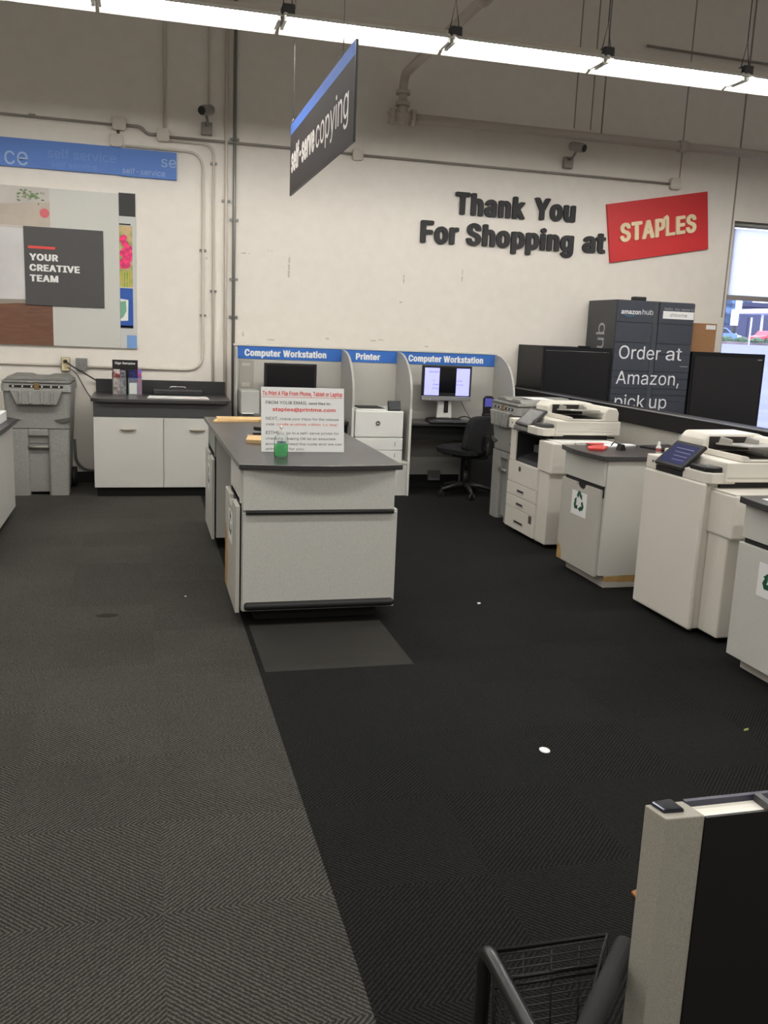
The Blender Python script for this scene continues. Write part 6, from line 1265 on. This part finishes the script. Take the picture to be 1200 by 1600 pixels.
# ------------------------------------------------------------------ half wall, lockers behind it
t = thing('half_wall', 'low grey partition with a black capped top running behind the copiers', 'partition', (4.05, 6, 0))
b = MB(); b.box(4.02, 4.10, .5, WY-.02, 0, .985); b.build('panel', LAMD, t)
b = MB(); b.box(3.995, 4.12, .5, WY-.02, .982, 1.118, .003); b.build('black_fascia', mat('fascia_black', rgb(22, 22, 24), .6, spec=.3), t)
b = MB(); b.box(3.988, 3.9945, .5, WY-.02, 1.108, 1.118, .001); b.build('edge_strip', mat('cap_grey', rgb(150, 150, 152), .3), t)
b = MB(); b.box(4.012, 4.019, 6.15, 6.17, .89, .97, .002); tag(b.build('wall_hook', WHT), 'small white hook on the half wall under its black cap', 'hook')
LY = 9.05
def side_cabinet(x0, x1, lab):
    t = thing('black_cabinet', lab, 'cabinet', ((x0+x1)/2, LY+.3, 0), 0, 'black cabinets flanking the locker')
    b = MB(); b.box(x0, x1, LY, WY-.03, 0, 1.585, .004); b.build('body', CABB, t)
    b = MB(); b.box(x0+.03, x1-.03, LY-.006, LY, .05, 1.54, .002); b.build('front_panel', CABP, t)
    return t
ca = side_cabinet(4.135, 4.948, 'black cabinet left of the parcel locker behind the half wall')
cb = side_cabinet(5.95, 6.90, 'black cabinet right of the parcel locker in front of the window')
b = MB(); b.box(4.55, 4.68, LY-.008, LY+.03, 1.583, 1.60, .003); b.build('top_latch', CABB, ca)
b = MB(); b.box(6.80, 6.86, LY-.0068, LY-.006, 1.515, 1.525); b.build('small_emblem', mat('emblem_grey', rgb(150, 150, 160), .5), cb)
t = thing('parcel_locker', 'tall slate parcel locker with white lettering between two black cabinets', 'locker', (5.45, 9.4, 0))
LX0, LX1, LZ = 4.97, 5.925, 2.11
b = MB(); b.box(LX0, LX1, LY+.02, WY-.03, 0, LZ, .003); b.build('body', LOCKS, t)
b = MB(); b.box(5.22, 5.36, LY+.08, LY+.18, LZ, LZ+.045, .01); b.build('roof_box', BLK, t)
zs = [.02, .30, .52, .74, .90, 1.02, 1.091, 1.159, 1.275, 1.348, 1.542, 1.657, 1.872, 2.105]
xm0, xm1 = 5.415, 5.485
for x0, x1 in ((LX0+.004, xm0), (xm1, LX1-.004)):
    for z0, z1 in zip(zs, zs[1:]):
        b = MB(); b.box(x0, x1, LY, LY+.02, z0+.002, z1-.002, .002); b.build('locker_door', LOCK, t)
b = MB(); b.box(xm0+.004, xm1-.004, LY+.004, LY+.02, .02, 1.85, .002); b.build('centre_post', mat('locker_post', rgb(66, 69, 78), .5), t)
ly = LY-.0004
SLV = mat('locker_print', rgb(232, 232, 236), .5)
lettering('amazon', (5.019, ly, 1.96), XR, ZU, .24, .05, SLV, t, bold=.02, depth=.0006)
lettering('hub', (5.276, ly, 1.963), XR, ZU, .132, .054, SLV, t, bold=-.012, depth=.0006)
b = MB(); pts = [(5.064+.115*i/10, ly-.001, 1.950-.014*math.sin(PI*i/10)) for i in range(11)]; b.tube(pts, .0035, 6); b.build('smile_arc', mat('smile_blue', rgb(64, 140, 190), .5), t)
lettering('hello, my name is', (5.545, ly, 2.024), XR, ZU, .361, .026, mat('locker_dim_print', rgb(170, 172, 178), .5), t, bold=.0, depth=.0006)
b = MB(); b.box(5.53, 5.915, ly-.001, ly, 1.93, 2.012); pl = b.build('name_plate', PAP, t)
lettering('shloxme', (5.617, ly-.0012, 1.954), XR, ZU, .212, .038, GTX, pl, bold=-.01, depth=.0005)
lettering('Order', (5.036, ly, 1.48), XR, ZU, .51, .142, SLV, t, bold=.004, depth=.0006)
lettering('at', (5.615, ly, 1.48), XR, ZU, .200, .142, SLV, t, bold=.004, depth=.0006)
lettering('Amazon,', (5.028, ly, 1.205), XR, ZU, .785, .142, SLV, t, bold=.004, depth=.0006)
lettering('pick', (5.035, ly, .945), XR, ZU, .37, .142, SLV, t, bold=.004, depth=.0006)
lettering('up', (5.465, ly, .945), XR, ZU, .216, .142, SLV, t, bold=.004, depth=.0006)
b = MB(); b.box(5.803, 5.905, ly-.0006, ly, 1.412, 1.420); b.build('small_print', MATS['emblem_grey'], t)
lettering('hub', (LX0-.0004, 9.295, 1.43), ZU, (0, 1, 0), .43, .193, mat('side_print', rgb(190, 192, 194), .5), t, bold=.0, depth=.0006)
t = thing('carton', 'brown cardboard carton on the black cabinet in front of the window edge', 'carton', (6.13, 9.35, 1.585))
b = MB(); b.box(5.98, 6.36, 9.25, 9.55, 1.585, 1.905, .003); b.build('box', KRB, t)
b = MB(); b.box(6.22, 6.345, 9.2485, 9.25, 1.84, 1.89); b.build('shipping_label', PAP, t)
b = MB(); b.box(5.98, 6.36, 9.38, 9.42, 1.9052, 1.906); b.build('packing_tape', mat('tape', rgb(184, 150, 110), .3), t)

# ------------------------------------------------------------------ foreground: end panel and wire cart
t = thing('display_fixture', 'grey end post with open white top and black panel in the right foreground', 'display stand', (1.0, 1.19, 0))
EP = mat('end_post_grey', rgb(160, 156, 145), .6, speck=.12, scale=420)
b = MB(); b.prism([(.797, 1.212), (.807, 1.164), (.878, 1.162), (.868, 1.212)], 0, .90, 'z', .002); b.build('end_post', EP, t)
b = MB(); b.prism([(.806, 1.211), (.813, 1.180), (.850, 1.178), (.846, 1.214)], .898, .906, 'z', .003); b.build('corner_cap', mat('cap_chrome_dark', rgb(70, 72, 80), .12, metal=1), t)
b = MB(); b.box(.879, 1.30, 1.160, 1.166, 0, .897); b.build('black_panel', mat('panel_black', rgb(26, 25, 24), .5), t)
b = MB(); b.box(.868, 1.30, 1.204, 1.212, 0, .903); b.build('rear_panel', mat('panel_navy', rgb(46, 46, 66), .4), t)
b = MB(); b.box(.866, 1.30, 1.166, 1.204, .885, .892); b.build('white_insert', mat('insert_white', rgb(245, 240, 228), .6), t)
b = MB(); b.box(1.0, 1.012, 1.166, 1.204, .865, .905); b.build('insert_stop', DGR, t)
b = MB(); b.box(.86, 1.30, 1.14, 1.24, 0, .03); b.build('foot', BLK, t)
BWI = mat('black_wire', rgb(20, 20, 20), .35)
t = thing('wire_cart', 'black wire basket cart with tubular arms at the bottom edge', 'cart', (.70, 1.1, 0))
cy0, cy1, cz0, cz1 = 1.06, 1.29, .28, .60
def rear(k): return cy1-(cz1-k)*.12
XL0, XR0, XL1, XR1 = .583, .800, .578, .625      # rear left/right, front left/right (basket narrows towards the handle)
zz = [cz1-.008-k*.0145 for k in range(22)]
b = MB()
for z in zz: b.tube([(XL0, rear(z), z), (XR0, rear(z), z)], .0013, 5)
for k in range(5):
    x = XL0+(XR0-XL0)*k/4; b.tube([(x, cy1+.002, cz1), (x, rear(cz0), cz0)], .002, 6)
b.build('rear_grid', BWI, t)
for xa, xb in ((XL0, XL1), (XR0, XR1)):
    b = MB()
    for z in zz: b.tube([(xa, rear(z), z), (xb, cy0, z)], .0013, 5)
    for k in range(5):
        f = k/4; b.tube([(xa+(xb-xa)*f, cy1+(cy0-cy1)*f, cz1), (xa+(xb-xa)*f, rear(cz0)+(cy0-rear(cz0))*f, cz0)], .002, 6)
    b.build('side_grid', BWI, t)
b = MB()
for k in range(20):
    f = k/19; y = cy0+(rear(cz0)-cy0)*f; b.tube([(XL1+(XL0-XL1)*f, y, cz0), (XR1+(XR0-XR1)*f, y, cz0)], .0013, 5)
for k in range(5):
    f = k/4; b.tube([(XL1+(XR1-XL1)*f, cy0, cz0), (XL0+(XR0-XL0)*f, rear(cz0), cz0)], .002, 6)
b.build('bottom_grid', BWI, t)
b = MB(); b.tube([(XL0, cy1, cz1), (XR0, cy1, cz1), (XR1, cy0, cz1), (XL1, cy0, cz1), (XL0, cy1, cz1)], .004, 8); b.tube([(XL0, cy1-.008, .548), (XR0, cy1-.008, .548)], .004, 8); b.tube([(XL0, cy1-.010, .535), (XR0, cy1-.010, .535)], .003, 8); b.build('rim', mat('rim_wire', rgb(30, 30, 30), .25, metal=.5), t)
TUB = mat('black_tube', rgb(24, 24, 24), .3)
b = MB(); b.tube(fillet([(.566, 1.29, .04), (.566, 1.295, .607), (.562, .94, .605), (.562, .92, .06)], .03), .0135, 12); b.build('tubular_arm', TUB, t)
b = MB(); b.tube(fillet([(.828, 1.275, .585), (.672, 1.105, .60), (.60, 1.03, .585), (.59, .99, .06)], .04), .019, 12); b.build('tubular_arm', mat('arm_grip_black', rgb(18, 18, 18), .8), t)
for x, y in ((.566, 1.29), (.562, .92), (.59, .99)):
    c = MB(); c.cyl((x-.01, y, .03), (x+.01, y, .03), .03, 16); c.build('caster', RUB, t)
b = MB(); b.tube([(.566, 1.285, .29), (.562, .92, .29)], .008, 8); b.build('cross_bar', TUB, t)

# ------------------------------------------------------------------ litter on the carpet
b = MB(); b.lathe([(0, .0), (.026, .0), (.027, .003), (.018, .004), (.012, .0035), (0, .0035)], 1.571, 3.137, .001, 18, .8, 1); tag(b.build('bottle_cap', PAP), 'small white round scrap on the dark carpet', 'litter')
b = MB(); b.prism([(2.53, 3.16), (2.545, 3.175), (2.57, 3.18), (2.555, 3.163)], .0005, .004, 'z'); tag(b.build('leaf_scrap', mat('leaf_green', rgb(130, 150, 80), .7)), 'tiny green scrap on the dark carpet near the right cabinets', 'litter')
b = MB(); b.prism([(2.02, 5.11), (2.04, 5.12), (2.045, 5.135), (2.025, 5.14)], .0005, .004, 'z'); tag(b.build('paper_scrap', PAP), 'tiny white scrap on the carpet right of the island', 'litter')
b = MB(); b.prism([(.232, 5.49), (.243, 5.492), (.24, 5.505), (.23, 5.50)], .0005, .003, 'z'); tag(b.build('paper_scrap', PAP), 'tiny white speck on the lighter carpet left of the island', 'litter')
b = MB(); b.prism([(1.425, 2.15), (1.465, 2.16), (1.455, 2.20), (1.425, 2.19)], .0005, .008, 'z', .001); tag(b.build('orange_scrap', mat('orange', rgb(150, 92, 36), .6)), 'small orange scrap on the floor behind the grey end post', 'litter')
